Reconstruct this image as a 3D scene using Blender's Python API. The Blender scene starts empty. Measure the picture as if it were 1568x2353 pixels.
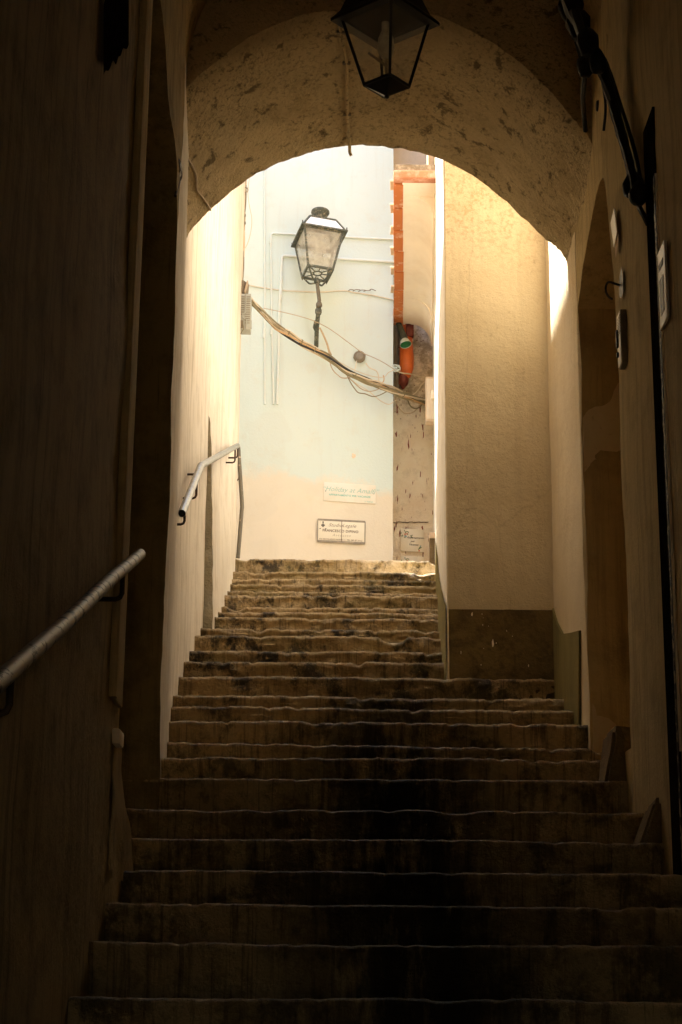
import bpy, bmesh, math, random
from mathutils import Vector, Matrix, noise as mnoise
random.seed(7)
scene = bpy.context.scene
COL = scene.collection

# ------------------------------------------------------------------ camera maths (metres; eye at the origin)
FPX, PITCH, ROLL = 4000.0, math.radians(15.5), 0.0098
_f = Vector((0, math.cos(PITCH), math.sin(PITCH)))
_u0 = Vector((0, -math.sin(PITCH), math.cos(PITCH)))
_r0 = Vector((1, 0, 0))
_r = _r0 * math.cos(ROLL) + _u0 * math.sin(ROLL)
_u = _u0 * math.cos(ROLL) - _r0 * math.sin(ROLL)
def ray(px, py): return _f + _r * ((px - 784) / FPX) - _u * ((py - 1176.5) / FPX)
def at_y(px, py, Y): d = ray(px, py); return d * (Y / d.y)
def at_x(px, py, X): d = ray(px, py); return d * (X / d.x)
def at_z(px, py, Z): d = ray(px, py); return d * (Z / d.z)

# ------------------------------------------------------------------ mesh helpers
def wob(p, amp=0.008, fr=1.6, fine=0.002, ff=9.0):
    v = Vector(p)
    a = mnoise.noise_vector(v * fr) * amp
    if fine: a = a + mnoise.noise_vector(v * ff + Vector((7, 3, 5))) * fine
    return v + a

class MB:
    def __init__(s): s.v = []; s.f = []
    def add(s, vs, fs):
        o = len(s.v); s.v += [tuple(v) for v in vs]; s.f += [tuple(i + o for i in f) for f in fs]; return s
    def quad(s, a, b, c, d): return s.add([a, b, c, d], [(0, 1, 2, 3)])
    def grid(s, fn, nu, nv, flip=False):
        vs = [fn(i / nu, j / nv) for j in range(nv + 1) for i in range(nu + 1)]
        fs = []
        for j in range(nv):
            for i in range(nu):
                a = j * (nu + 1) + i; q = (a, a + 1, a + nu + 2, a + nu + 1)
                fs.append(q[::-1] if flip else q)
        return s.add(vs, fs)
    def box(s, c, size, rot=None, bev=0.0, seg=2):
        bm = bmesh.new(); bmesh.ops.create_cube(bm, size=1.0)
        for v in bm.verts: v.co = Vector((v.co.x * size[0], v.co.y * size[1], v.co.z * size[2]))
        if bev: bmesh.ops.bevel(bm, geom=list(bm.edges), offset=bev, segments=seg, affect='EDGES', profile=0.6)
        M = Matrix.Translation(Vector(c)) @ (rot.to_4x4() if rot else Matrix.Identity(4))
        bm.transform(M); s.bm(bm); return s
    def bm(s, bm):
        bm.verts.index_update()
        s.add([v.co.copy() for v in bm.verts], [[v.index for v in f.verts] for f in bm.faces]); bm.free(); return s
    def tube(s, pts, r, seg=10, cap=True):
        pts = [Vector(p) for p in pts]; n = len(pts)
        rr = r if isinstance(r, (list, tuple)) else [r] * n
        t0 = (pts[1] - pts[0]).normalized()
        ref = Vector((0, 0, 1)) if abs(t0.z) < 0.9 else Vector((1, 0, 0))
        nx = t0.cross(ref).normalized(); vs = []
        for i in range(n):
            t = (pts[min(i + 1, n - 1)] - pts[max(i - 1, 0)]).normalized()
            nx = (nx - t * nx.dot(t)).normalized(); ny = t.cross(nx)
            for k in range(seg):
                a = 2 * math.pi * k / seg
                vs.append(pts[i] + (nx * math.cos(a) + ny * math.sin(a)) * rr[i])
        fs = [(i * seg + k, i * seg + (k + 1) % seg, (i + 1) * seg + (k + 1) % seg, (i + 1) * seg + k) for i in range(n - 1) for k in range(seg)]
        if cap: fs.append(tuple(range(seg))[::-1]); fs.append(tuple((n - 1) * seg + k for k in range(seg)))
        return s.add(vs, fs)
    def lathe(s, prof, M, seg=20):
        vs = [M @ Vector((r * math.cos(2 * math.pi * k / seg), r * math.sin(2 * math.pi * k / seg), z)) for r, z in prof for k in range(seg)]
        n = len(prof)
        fs = [(i * seg + k, i * seg + (k + 1) % seg, (i + 1) * seg + (k + 1) % seg, (i + 1) * seg + k) for i in range(n - 1) for k in range(seg)]
        return s.add(vs, fs)
    def bar(s, a, b, w, h=None):
        a = Vector(a); b = Vector(b); h = h or w; t = (b - a); L = t.length; t.normalize()
        ref = Vector((0, 0, 1)) if abs(t.z) < 0.95 else Vector((0, 1, 0))
        x = t.cross(ref).normalized(); y = x.cross(t)
        R = Matrix((x, y, t)).transposed()
        return s.box((a + b) / 2, (w, h, L), R)
    def build(s, name, m, parent=None, smooth=True, ang=40):
        me = bpy.data.meshes.new(name); me.from_pydata(s.v, [], s.f); me.update()
        bm = bmesh.new(); bm.from_mesh(me); bmesh.ops.recalc_face_normals(bm, faces=bm.faces); bm.to_mesh(me); bm.free()
        if smooth:
            for p in me.polygons: p.use_smooth = True
            try: me.set_sharp_from_angle(angle=math.radians(ang))
            except Exception: pass
        me.materials.append(m)
        o = bpy.data.objects.new(name, me); COL.objects.link(o)
        if parent: o.parent = parent
        return o

def tag(o, label=None, cat=None, group=None, kind=None):
    if label: o['label'] = label
    if cat: o['category'] = cat
    if group: o['group'] = group
    if kind: o['kind'] = kind
    return o
def thing(name, label, cat, group=None, loc=(0, 0, 0)):
    o = bpy.data.objects.new(name, None); COL.objects.link(o); o.location = loc; o.empty_display_size = 0.1
    return tag(o, label, cat, group)
def spline(pts, sub=8):
    P = [Vector(p) for p in pts]; P = [2 * P[0] - P[1]] + P + [2 * P[-1] - P[-2]]; out = []
    for i in range(1, len(P) - 2):
        p0, p1, p2, p3 = P[i - 1:i + 3]
        for k in range(sub):
            t = k / sub
            out.append(0.5 * ((2 * p1) + (p2 - p0) * t + (2 * p0 - 5 * p1 + 4 * p2 - p3) * t * t + (3 * p1 - p0 - 3 * p2 + p3) * t ** 3))
    out.append(P[-2]); return out
def text_mb(mb, s, size, origin, right, up, out, shear=0.0, bold=0.0, spacing=1.0, align='CENTER'):
    cu = bpy.data.curves.new('lettering', 'FONT'); cu.body = s; cu.size = size; cu.shear = shear; cu.offset = bold
    cu.space_character = spacing; cu.align_x = align; cu.resolution_u = 3
    ob = bpy.data.objects.new('lettering', cu); COL.objects.link(ob)
    bpy.context.view_layer.update()
    me = bpy.data.meshes.new_from_object(ob)
    vs = [Vector(origin) + Vector(right) * v.co.x + Vector(up) * v.co.y + Vector(out) for v in me.vertices]
    mb.add(vs, [tuple(p.vertices) for p in me.polygons])
    bpy.data.objects.remove(ob); bpy.data.curves.remove(cu); bpy.data.meshes.remove(me)

# ------------------------------------------------------------------ materials
class NT:
    def __init__(s, name):
        s.m = bpy.data.materials.new(name); s.m.use_nodes = True; s.t = s.m.node_tree; s.N = s.t.nodes; s.L = s.t.links
        s.b = s.N['Principled BSDF']; s.tc = s.N.new('ShaderNodeTexCoord')
    def map(s, sc=(1, 1, 1), loc=(0, 0, 0), rot=(0, 0, 0)):
        n = s.N.new('ShaderNodeMapping'); n.inputs['Scale'].default_value = sc; n.inputs['Location'].default_value = loc; n.inputs['Rotation'].default_value = rot
        s.L.new(s.tc.outputs['Object'], n.inputs['Vector']); return n.outputs[0]
    def noise(s, scale, detail=5, rough=0.6, vec=None, dist=0.0):
        n = s.N.new('ShaderNodeTexNoise'); n.inputs['Scale'].default_value = scale; n.inputs['Detail'].default_value = detail
        n.inputs['Roughness'].default_value = rough; n.inputs['Distortion'].default_value = dist
        s.L.new(vec if vec else s.map(), n.inputs['Vector']); return n.outputs['Fac']
    def ramp(s, fac, a, b, ca=0.0, cb=1.0):
        n = s.N.new('ShaderNodeMapRange'); n.clamp = True
        for k, v in zip(('From Min', 'From Max', 'To Min', 'To Max'), (a, b, ca, cb)): n.inputs[k].default_value = v
        s.L.new(fac, n.inputs['Value']); return n.outputs[0]
    def mix(s, fac, a, b, typ='MIX'):
        n = s.N.new('ShaderNodeMix'); n.data_type = 'RGBA'; n.blend_type = typ
        for sock, val in ((n.inputs[0], fac), (n.inputs[6], a), (n.inputs[7], b)):
            if isinstance(val, (int, float)): sock.default_value = val
            elif isinstance(val, tuple): sock.default_value = (*val, 1)
            else: s.L.new(val, sock)
        return n.outputs[2]
    def math(s, op, a, b=None):
        n = s.N.new('ShaderNodeMath'); n.operation = op
        for sock, val in zip(n.inputs, (a, b)):
            if val is None: continue
            if isinstance(val, (int, float)): sock.default_value = val
            else: s.L.new(val, sock)
        return n.outputs[0]
    def axis(s, k):
        n = s.N.new('ShaderNodeSeparateXYZ'); s.L.new(s.tc.outputs['Object'], n.inputs[0]); return n.outputs[k]
    def bump(s, h, st=0.3, dist=0.01, prev=None):
        n = s.N.new('ShaderNodeBump'); n.inputs['Strength'].default_value = st; n.inputs['Distance'].default_value = dist
        s.L.new(h, n.inputs['Height'])
        if prev: s.L.new(prev, n.inputs['Normal'])
        return n.outputs[0]
    def out(s, col, normal=None, rough=0.9, spec=0.15, metal=0.0):
        b = s.b
        if isinstance(col, tuple): b.inputs['Base Color'].default_value = (*col, 1)
        else: s.L.new(col, b.inputs['Base Color'])
        if isinstance(rough, (int, float)): b.inputs['Roughness'].default_value = rough
        else: s.L.new(rough, b.inputs['Roughness'])
        b.inputs['Specular IOR Level'].default_value = spec; b.inputs['Metallic'].default_value = metal
        if normal: s.L.new(normal, b.inputs['Normal'])
        return s.m

def plaster(name, base, dark, light=None, streak=0.4, spots=0.0, spot_col=(0.06, 0.045, 0.025), spot_scale=5.0, bump=0.35, grain=70, bump_d=0.006, big=1.3, big_amt=0.5):
    t = NT(name); light = light or tuple(min(1, c * 1.12) for c in base)
    col = t.mix(t.ramp(t.noise(big, 6, 0.65), 0.3, 0.7), base, light)
    col = t.mix(t.math('MULTIPLY', t.ramp(t.noise(big * 2.3, 7, 0.7, t.map(loc=(3, 1, 4))), 0.48, 0.75), big_amt), col, dark)
    if streak:
        st = t.noise(1.0, 6, 0.7, t.map(sc=(13, 13, 0.55)))
        col = t.mix(t.math('MULTIPLY', t.ramp(st, 0.5, 0.78), streak), col, dark)
        st2 = t.noise(1.0, 4, 0.6, t.map(sc=(45, 45, 2.2), loc=(5, 5, 5)))
        col = t.mix(t.math('MULTIPLY', t.ramp(st2, 0.6, 0.74), streak * 0.8), col, dark)
    if spots:
        v = t.map(sc=(1, 1, 1.3), rot=(0.0, 0.6, 0))
        sp = t.math('ADD', t.math('MULTIPLY', t.noise(spot_scale, 3, 0.55, v, 0.6), 0.75), t.math('MULTIPLY', t.noise(spot_scale * 6, 3, 0.7, v), 0.25))
        col = t.mix(t.math('MULTIPLY', t.ramp(sp, 0.57, 0.64), spots), col, spot_col)
        sp2 = t.math('MULTIPLY', t.ramp(t.noise(spot_scale * 4, 4, 0.7, v), 0.52, 0.64), t.ramp(t.noise(1.7, 4, 0.6, t.map(loc=(9, 2, 1))), 0.36, 0.55))
        col = t.mix(t.math('MULTIPLY', sp2, spots * 0.8), col, spot_col)
    h = t.math('ADD', t.noise(grain, 5, 0.7), t.math('MULTIPLY', t.noise(grain / 7, 5, 0.65), 1.4))
    return t.out(col, t.bump(h, bump, bump_d), 0.92, 0.12)

M = {}
def cream_mat():
    t = NT('cream_plaster')
    col = t.mix(t.ramp(t.noise(0.9, 6, 0.65), 0.32, 0.68), (0.76, 0.645, 0.445), (0.83, 0.715, 0.515))
    col = t.mix(t.math('MULTIPLY', t.ramp(t.noise(2.4, 8, 0.72, t.map(loc=(3, 1, 4))), 0.46, 0.72), 0.38), col, (0.58, 0.44, 0.24))
    # rough spattered band under the arch
    up = t.ramp(t.math('ADD', t.axis(2), t.math('MULTIPLY', t.noise(2.0, 6, 0.7), 0.8)), 4.75, 5.2)
    col = t.mix(t.math('MULTIPLY', t.ramp(t.noise(34, 5, 0.75), 0.50, 0.60), t.math('MULTIPLY', up, 0.45)), col, (0.46, 0.28, 0.11))
    col = t.mix(t.math('MULTIPLY', t.ramp(t.noise(26, 4, 0.7, t.map(loc=(1, 8, 2))), 0.62, 0.70), 0.35), col, (0.42, 0.30, 0.15))
    # hairline cracks and run-off streaks
    v = t.N.new('ShaderNodeTexVoronoi'); v.feature = 'DISTANCE_TO_EDGE'; v.inputs['Scale'].default_value = 0.8
    mp = t.map(sc=(1.3, 1.3, 0.7)); nz = t.N.new('ShaderNodeTexNoise'); nz.inputs['Scale'].default_value = 6; nz.inputs['Detail'].default_value = 6
    t.L.new(mp, nz.inputs['Vector']); add = t.N.new('ShaderNodeMix'); add.data_type = 'VECTOR'; add.inputs[0].default_value = 0.10
    t.L.new(mp, add.inputs[4]); t.L.new(nz.outputs['Color'], add.inputs[5]); t.L.new(add.outputs[1], v.inputs['Vector'])
    crk = t.ramp(v.outputs['Distance'], 0.006, 0.0)
    col = t.mix(t.math('MULTIPLY', crk, 0.16), col, (0.30, 0.21, 0.10))
    st = t.noise(1.0, 6, 0.7, t.map(sc=(9, 9, 0.45)))
    col = t.mix(t.math('MULTIPLY', t.ramp(st, 0.52, 0.78), 0.28), col, (0.44, 0.33, 0.18))
    # browner towards the foot of the wall
    low = t.ramp(t.math('ADD', t.axis(2), t.math('MULTIPLY', t.noise(3.0, 6, 0.7), 0.5)), 2.95, 2.35)
    col = t.mix(t.math('MULTIPLY', low, 0.4), col, (0.40, 0.30, 0.15))
    h = t.math('ADD', t.noise(46, 6, 0.75), t.math('MULTIPLY', t.noise(9, 5, 0.65), 1.6))
    return t.out(col, t.bump(h, 0.6, 0.009), 0.92, 0.12)
M['cream'] = cream_mat()
M['stairwall'] = plaster('worn_cream_plaster', (0.74, 0.665, 0.545), (0.38, 0.30, 0.18), streak=0.85, bump=0.5, grain=50, bump_d=0.009, big_amt=0.45)
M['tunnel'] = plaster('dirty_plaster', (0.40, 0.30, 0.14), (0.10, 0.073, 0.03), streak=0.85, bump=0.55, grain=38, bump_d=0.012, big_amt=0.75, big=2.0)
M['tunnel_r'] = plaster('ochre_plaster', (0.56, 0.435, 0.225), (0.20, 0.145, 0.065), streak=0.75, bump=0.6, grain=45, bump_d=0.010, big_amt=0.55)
M['upper'] = plaster('bounce_damping_plaster', (0.36, 0.27, 0.17), (0.22, 0.16, 0.1), streak=0.2, bump=0.3)  # darker colour chosen to cut light bounced onto the far wall
M['painted_shade'] = plaster('shade_darkened_plaster', (0.13, 0.095, 0.05), (0.06, 0.045, 0.025), streak=0.4, bump=0.4)  # darkened plaster, the left passage's shade put into its colour
M['passage_r'] = plaster('pale_ochre_plaster', (0.76, 0.61, 0.34), (0.46, 0.35, 0.16), streak=0.3, bump=0.4, grain=45, big_amt=0.4)
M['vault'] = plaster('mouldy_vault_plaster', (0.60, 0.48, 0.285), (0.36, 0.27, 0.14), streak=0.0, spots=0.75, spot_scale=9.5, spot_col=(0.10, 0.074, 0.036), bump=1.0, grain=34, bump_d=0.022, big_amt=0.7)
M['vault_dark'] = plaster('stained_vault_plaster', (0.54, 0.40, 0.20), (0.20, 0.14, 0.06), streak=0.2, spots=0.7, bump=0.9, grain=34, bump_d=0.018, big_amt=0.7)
M['gray'] = plaster('bare_grey_render', (0.34, 0.30, 0.21), (0.18, 0.155, 0.1), streak=0.1, bump=1.0, grain=14, bump_d=0.03)
M['wainscot'] = plaster('brown_dado_paint', (0.15, 0.105, 0.042), (0.05, 0.034, 0.014), (0.23, 0.165, 0.065), streak=0.3, spots=0.5, spot_scale=4, spot_col=(0.05, 0.04, 0.02), bump=0.8, grain=20, bump_d=0.012, big_amt=0.9, big=2.6)
M['olive'] = plaster('damp_olive_dado', (0.20, 0.165, 0.06), (0.10, 0.082, 0.025), streak=0.7, bump=0.5, grain=25)
M['peach'] = plaster('peach_plaster', (0.80, 0.64, 0.47), (0.58, 0.40, 0.24), streak=0.15, bump=0.3)
M['soffit'] = plaster('soffit_plaster', (0.89, 0.80, 0.67), (0.66, 0.50, 0.34), streak=0.0, bump=0.2, big_amt=0.3)
M['white'] = plaster('sunny_white_plaster', (0.82, 0.785, 0.705), (0.5, 0.4, 0.28), streak=0.15, bump=0.2)

def far_house_mat():
    t = NT('blue_white_plaster')
    up = t.mix(t.ramp(t.noise(0.9, 5, 0.6), 0.35, 0.7), (0.675, 0.77, 0.735), (0.705, 0.775, 0.72))
    lo = t.mix(t.ramp(t.noise(1.6, 5, 0.6), 0.3, 0.7), (0.80, 0.715, 0.575), (0.82, 0.755, 0.63))
    z = t.math('ADD', t.axis(2), t.math('MULTIPLY', t.math('ADD', t.noise(2.2, 7, 0.7), -0.5), 0.55))
    z = t.math('ADD', z, t.math('MULTIPLY', t.axis(0), 0.09))
    col = t.mix(t.ramp(z, 4.86, 4.98), lo, up)
    col = t.mix(t.math('MULTIPLY', t.ramp(t.noise(5, 6, 0.7), 0.55, 0.8), 0.3), col, (0.66, 0.54, 0.38))
    st = t.noise(1.0, 6, 0.72, t.map(sc=(12, 12, 0.6)))
    col = t.mix(t.math('MULTIPLY', t.ramp(st, 0.55, 0.75), 0.22), col, (0.60, 0.55, 0.44))
    pt = t.noise(1.1, 3, 0.5, t.map(loc=(4, 0, 2)), 0.4)
    col = t.mix(t.math('MULTIPLY', t.ramp(pt, 0.56, 0.575), 0.12), col, (0.62, 0.60, 0.52))
    col = t.mix(t.math('MULTIPLY', t.ramp(t.noise(45, 4, 0.7), 0.66, 0.72), 0.3), col, (0.55, 0.48, 0.36))
    return t.out(col, t.bump(t.math('ADD', t.noise(40, 5, 0.7), t.noise(4, 4, 0.6)), 0.25, 0.008), 0.9, 0.12)
M['far'] = far_house_mat()
def recess_mat():
    t = NT('stained_beige_render')
    col = t.mix(t.ramp(t.noise(2.5, 7, 0.7), 0.35, 0.7), (0.76, 0.63, 0.46), (0.84, 0.77, 0.63))
    col = t.mix(t.math('MULTIPLY', t.ramp(t.noise(7, 8, 0.75), 0.52, 0.7), 0.5), col, (0.46, 0.36, 0.24))
    hi = t.math('MULTIPLY', t.ramp(t.axis(2), 5.7, 6.0), t.ramp(t.axis(2), 7.6, 7.2))
    col = t.mix(t.math('MULTIPLY', hi, t.ramp(t.noise(4, 8, 0.75), 0.4, 0.55)), col, (0.36, 0.29, 0.19))
    dr = t.math('MULTIPLY', t.ramp(t.noise(1.0, 3, 0.5, t.map(sc=(34, 1, 6))), 0.63, 0.66), t.ramp(t.axis(2), 6.3, 5.9))
    col = t.mix(t.math('MULTIPLY', dr, 1.0), col, (0.2, 0.035, 0.015))
    sp = t.math('MULTIPLY', t.ramp(t.noise(38, 3, 0.6), 0.66, 0.7), t.ramp(t.axis(2), 5.3, 5.9))
    col = t.mix(sp, col, (0.12, 0.04, 0.02))
    return t.out(col, t.bump(t.math('ADD', t.noise(30, 5, 0.7), t.noise(6, 6, 0.7)), 0.6, 0.015), 0.9, 0.12)
M['recess'] = recess_mat()

def stair_mat():
    t = NT('worn_stained_stone')
    z = t.axis(2); x = t.axis(0)
    upper = t.ramp(t.math('ADD', z, t.math('MULTIPLY', t.noise(2.5, 4, 0.6), 0.5)), 1.5, 2.2)
    # lower flight: smooth brown screed; upper flight: rougher dirtier stone
    lo = t.mix(t.ramp(t.noise(1.6, 7, 0.7), 0.3, 0.7), (0.62, 0.45, 0.21), (0.78, 0.60, 0.32))
    hi = t.mix(t.ramp(t.noise(3.0, 8, 0.75), 0.3, 0.7), (0.30, 0.20, 0.085), (0.78, 0.58, 0.31))
    col = t.mix(upper, lo, hi)
    # stone blocks differ in tone along each step
    blk = t.N.new('ShaderNodeTexVoronoi'); blk.inputs['Scale'].default_value = 1.0; t.L.new(t.map(sc=(2.2, 2.5, 6.6)), blk.inputs['Vector'])
    sepc = t.N.new('ShaderNodeSeparateColor'); t.L.new(blk.outputs['Color'], sepc.inputs[0])
    col = t.mix(t.math('MULTIPLY', t.ramp(sepc.outputs[0], 0.2, 0.9), 0.25), col, (0.24, 0.16, 0.07))
    col = t.mix(t.math('MULTIPLY', t.ramp(t.noise(6, 9, 0.8), 0.49, 0.60), 0.58), col, (0.15, 0.098, 0.036))
    # drip streaks and black mould patches
    st = t.noise(1.0, 6, 0.72, t.map(sc=(19, 2.0, 1.1)))
    col = t.mix(t.math('MULTIPLY', t.ramp(st, 0.53, 0.64), 0.65), col, (0.10, 0.064, 0.024))
    st2 = t.noise(1.0, 4, 0.6, t.map(sc=(70, 4, 2.5), loc=(3, 3, 3)))
    col = t.mix(t.math('MULTIPLY', t.ramp(st2, 0.58, 0.68), 0.5), col, (0.06, 0.04, 0.017))
    big = t.noise(1.0, 9, 0.75, t.map(sc=(3.4, 1.3, 2.6), loc=(1.5, 0, 0.4)))
    col = t.mix(t.math('MULTIPLY', t.ramp(big, 0.51, 0.59), t.ramp(upper, 0.0, 1.0, 0.66, 0.90)), col, (0.022, 0.015, 0.007))
    # the trodden middle is blackest low down
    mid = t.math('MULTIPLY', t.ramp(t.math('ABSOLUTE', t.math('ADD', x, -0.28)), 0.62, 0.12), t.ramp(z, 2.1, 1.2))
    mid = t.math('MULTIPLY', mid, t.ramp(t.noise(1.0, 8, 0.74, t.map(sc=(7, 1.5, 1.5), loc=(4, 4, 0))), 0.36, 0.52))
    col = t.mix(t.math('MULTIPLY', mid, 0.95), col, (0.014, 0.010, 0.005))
    # moss and lichen on the upper flight
    ms = t.math('MULTIPLY', t.ramp(t.noise(3.4, 7, 0.72, t.map(loc=(2, 7, 3))), 0.48, 0.60), upper)
    col = t.mix(t.math('MULTIPLY', ms, 0.35), col, (0.24, 0.19, 0.05))
    lc = t.math('MULTIPLY', t.ramp(t.noise(26, 5, 0.75), 0.60, 0.66), upper)
    col = t.mix(t.math('MULTIPLY', lc, 0.75), col, (0.60, 0.48, 0.26))
    sun_pale = t.math('MULTIPLY', t.ramp(z, 3.60, 3.66), t.ramp(t.math('ADD', x, t.math('MULTIPLY', t.noise(6, 6, 0.7), 0.5)), 0.15, 0.62))  # pale tone painted for sunlight on the top step's right end
    col = t.mix(t.math('MULTIPLY', sun_pale, t.ramp(t.noise(9, 7, 0.75), 0.62, 0.45)), col, (0.80, 0.66, 0.47))
    h = t.math('ADD', t.noise(24, 9, 0.78), t.math('MULTIPLY', t.noise(6, 7, 0.7), 1.6))
    return t.out(col, t.bump(h, 0.95, 0.026), 0.62, 0.40)
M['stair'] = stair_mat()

def simple(name, col, rough=0.6, spec=0.3, metal=0.0, var=None, scale=12, amt=0.6, bump=0.15, bs=60, lo=0.45, hi=0.7):
    t = NT(name); c = col
    if var: c = t.mix(t.math('MULTIPLY', t.ramp(t.noise(scale, 6, 0.7), lo, hi), amt), col, var)
    return t.out(c, t.bump(t.noise(bs, 4, 0.6), bump, 0.003), rough, spec, metal)
M['galv'] = simple('galvanised_steel', (0.40, 0.39, 0.34), 0.40, 0.5, 0.8, (0.18, 0.16, 0.12), 30, 0.8, 0.4, 40)
M['rail_old'] = simple('chipped_galvanised_steel', (0.46, 0.40, 0.29), 0.5, 0.5, 0.35, (0.06, 0.045, 0.028), 21, 0.95, 0.15, 70, lo=0.53, hi=0.585)
M['iron'] = simple('rusty_black_iron', (0.05, 0.038, 0.025), 0.6, 0.4, 0.3, (0.18, 0.09, 0.04), 25, 0.6)
M['rustpipe'] = simple('peeling_grey_pipe', (0.16, 0.14, 0.10), 0.6, 0.4, 0.2, (0.62, 0.48, 0.34), 22, 0.9, lo=0.6, hi=0.66)
M['lantern_green'] = simple('weathered_green_iron', (0.085, 0.095, 0.075), 0.6, 0.35, 0.2, (0.42, 0.37, 0.27), 30, 0.8, lo=0.5, hi=0.68)
M['black'] = simple('black_iron', (0.012, 0.010, 0.008), 0.5, 0.35, 0.2)
M['black_rubber'] = simple('black_cable_sheath', (0.012, 0.010, 0.008), 0.6, 0.3)
M['cable_tan'] = simple('tan_cable', (0.50, 0.39, 0.25), 0.6, 0.3, 0, (0.30, 0.2, 0.1), 20, 0.5)
M['cable_olive'] = simple('olive_cable', (0.24, 0.2, 0.11), 0.6, 0.3)
M['cable_dark'] = simple('dark_cable', (0.04, 0.035, 0.03), 0.6, 0.3)
M['cable_pale'] = simple('pale_cable', (0.68, 0.58, 0.42), 0.6, 0.3)
M['cable_orange'] = simple('orange_cable', (0.58, 0.36, 0.17), 0.6, 0.3)
M['painted_cable'] = simple('painted_over_cable', (0.72, 0.66, 0.53), 0.8, 0.15, 0, (0.55, 0.44, 0.3), 14, 0.5)
M['conduit'] = simple('pale_painted_conduit', (0.72, 0.76, 0.70), 0.6, 0.3, 0, (0.80, 0.72, 0.58), 8, 0.5)
M['tile'] = simple('terracotta_tile', (0.52, 0.17, 0.055), 0.8, 0.15, 0, (0.78, 0.60, 0.46), 9, 0.75, 0.4, 25, 0.55, 0.7)
M['roof'] = simple('bounce_damping_roof', (0.16, 0.075, 0.04), 0.9, 0.1, 0, (0.08, 0.04, 0.025), 6, 0.6)  # for unseen house roof sheets, added dark to stop sun bouncing upward
M['tile_edge'] = simple('terracotta_edge', (0.50, 0.20, 0.10), 0.85, 0.12, 0, (0.72, 0.52, 0.4), 12, 0.6)
M['mortar'] = simple('mortar', (0.22, 0.16, 0.10), 0.9, 0.1, 0, (0.62, 0.52, 0.38), 20, 0.6)
M['orange'] = simple('orange_plastic_pipe', (0.70, 0.15, 0.025), 0.42, 0.45, 0, (0.45, 0.10, 0.03), 9, 0.6)
M['maroon'] = simple('maroon_stained_pipe', (0.16, 0.028, 0.014), 0.5, 0.4, 0, (0.34, 0.09, 0.05), 12, 0.6)
M['lampgreen'] = simple('dark_green_enamel', (0.045, 0.055, 0.042), 0.5, 0.4, 0, (0.15, 0.14, 0.1), 30, 0.4)
M['shade_out'] = simple('white_enamel', (0.55, 0.60, 0.53), 0.35, 0.5)
M['shade_in'] = simple('bright_green_enamel', (0.01, 0.16, 0.05), 0.35, 0.5)
M['boxgrey'] = simple('grey_plastic', (0.42, 0.42, 0.35), 0.5, 0.4, 0, (0.36, 0.34, 0.27), 10, 0.5)
M['boxdark'] = simple('weathered_grey_plastic', (0.22, 0.18, 0.12), 0.6, 0.3, 0, (0.34, 0.28, 0.2), 18, 0.6)
M['sign_white'] = simple('white_sign_panel', (0.82, 0.78, 0.68), 0.35, 0.4, 0, (0.72, 0.62, 0.46), 5, 0.5)
M['sign_rust'] = simple('rusted_enamel_sign', (0.80, 0.74, 0.60), 0.35, 0.4, 0, (0.34, 0.13, 0.05), 7, 0.95, 0.15, 60, 0.64, 0.68)
M['sign_edge'] = simple('grey_sign_edge', (0.28, 0.25, 0.2), 0.6, 0.3, 0, (0.5, 0.42, 0.3), 25, 0.6)
M['tile_white'] = simple('glazed_ceramic_tile', (0.76, 0.68, 0.52), 0.25, 0.5, 0, (0.7, 0.6, 0.44), 6, 0.5)
M['ink_teal'] = simple('teal_lettering', (0.20, 0.52, 0.46), 0.5)
M['ink_pale'] = simple('faded_teal_lettering', (0.34, 0.56, 0.50), 0.5)
M['ink_brown'] = simple('brown_lettering', (0.12, 0.06, 0.025), 0.5)
M['ink_dark'] = simple('dark_lettering', (0.05, 0.045, 0.04), 0.5)
M['leaf'] = simple('painted_leaf', (0.10, 0.16, 0.06), 0.4)
M['flower_red'] = simple('painted_red_flower', (0.60, 0.14, 0.06), 0.4)
M['flower_blue'] = simple('painted_blue_flower', (0.20, 0.34, 0.36), 0.4)
M['timber'] = simple('black_peeling_timber', (0.010, 0.008, 0.006), 1.0, 0.0, 0, (0.05, 0.03, 0.015), 30, 0.5)
M['timber_edge'] = simple('scraped_timber_edge', (0.42, 0.32, 0.18), 0.6, 0.3, 0, (0.01, 0.008, 0.005), 22, 1.0, lo=0.4, hi=0.5)
M['stoneblock'] = plaster('rough_stone_block', (0.20, 0.14, 0.07), (0.08, 0.055, 0.025), streak=0.2, bump=0.9, grain=18, bump_d=0.02)
M['shutter'] = simple('weathered_shutter', (0.42, 0.34, 0.24), 0.8, 0.2, 0, (0.66, 0.5, 0.38), 9, 0.6)
M['ground'] = plaster('packed_earth', (0.25, 0.19, 0.11), (0.14, 0.1, 0.06), streak=0, bump=0.4)
M['landing'] = plaster('stone_paving', (0.58, 0.46, 0.30), (0.3, 0.22, 0.13), streak=0, bump=0.5, grain=20)

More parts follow.
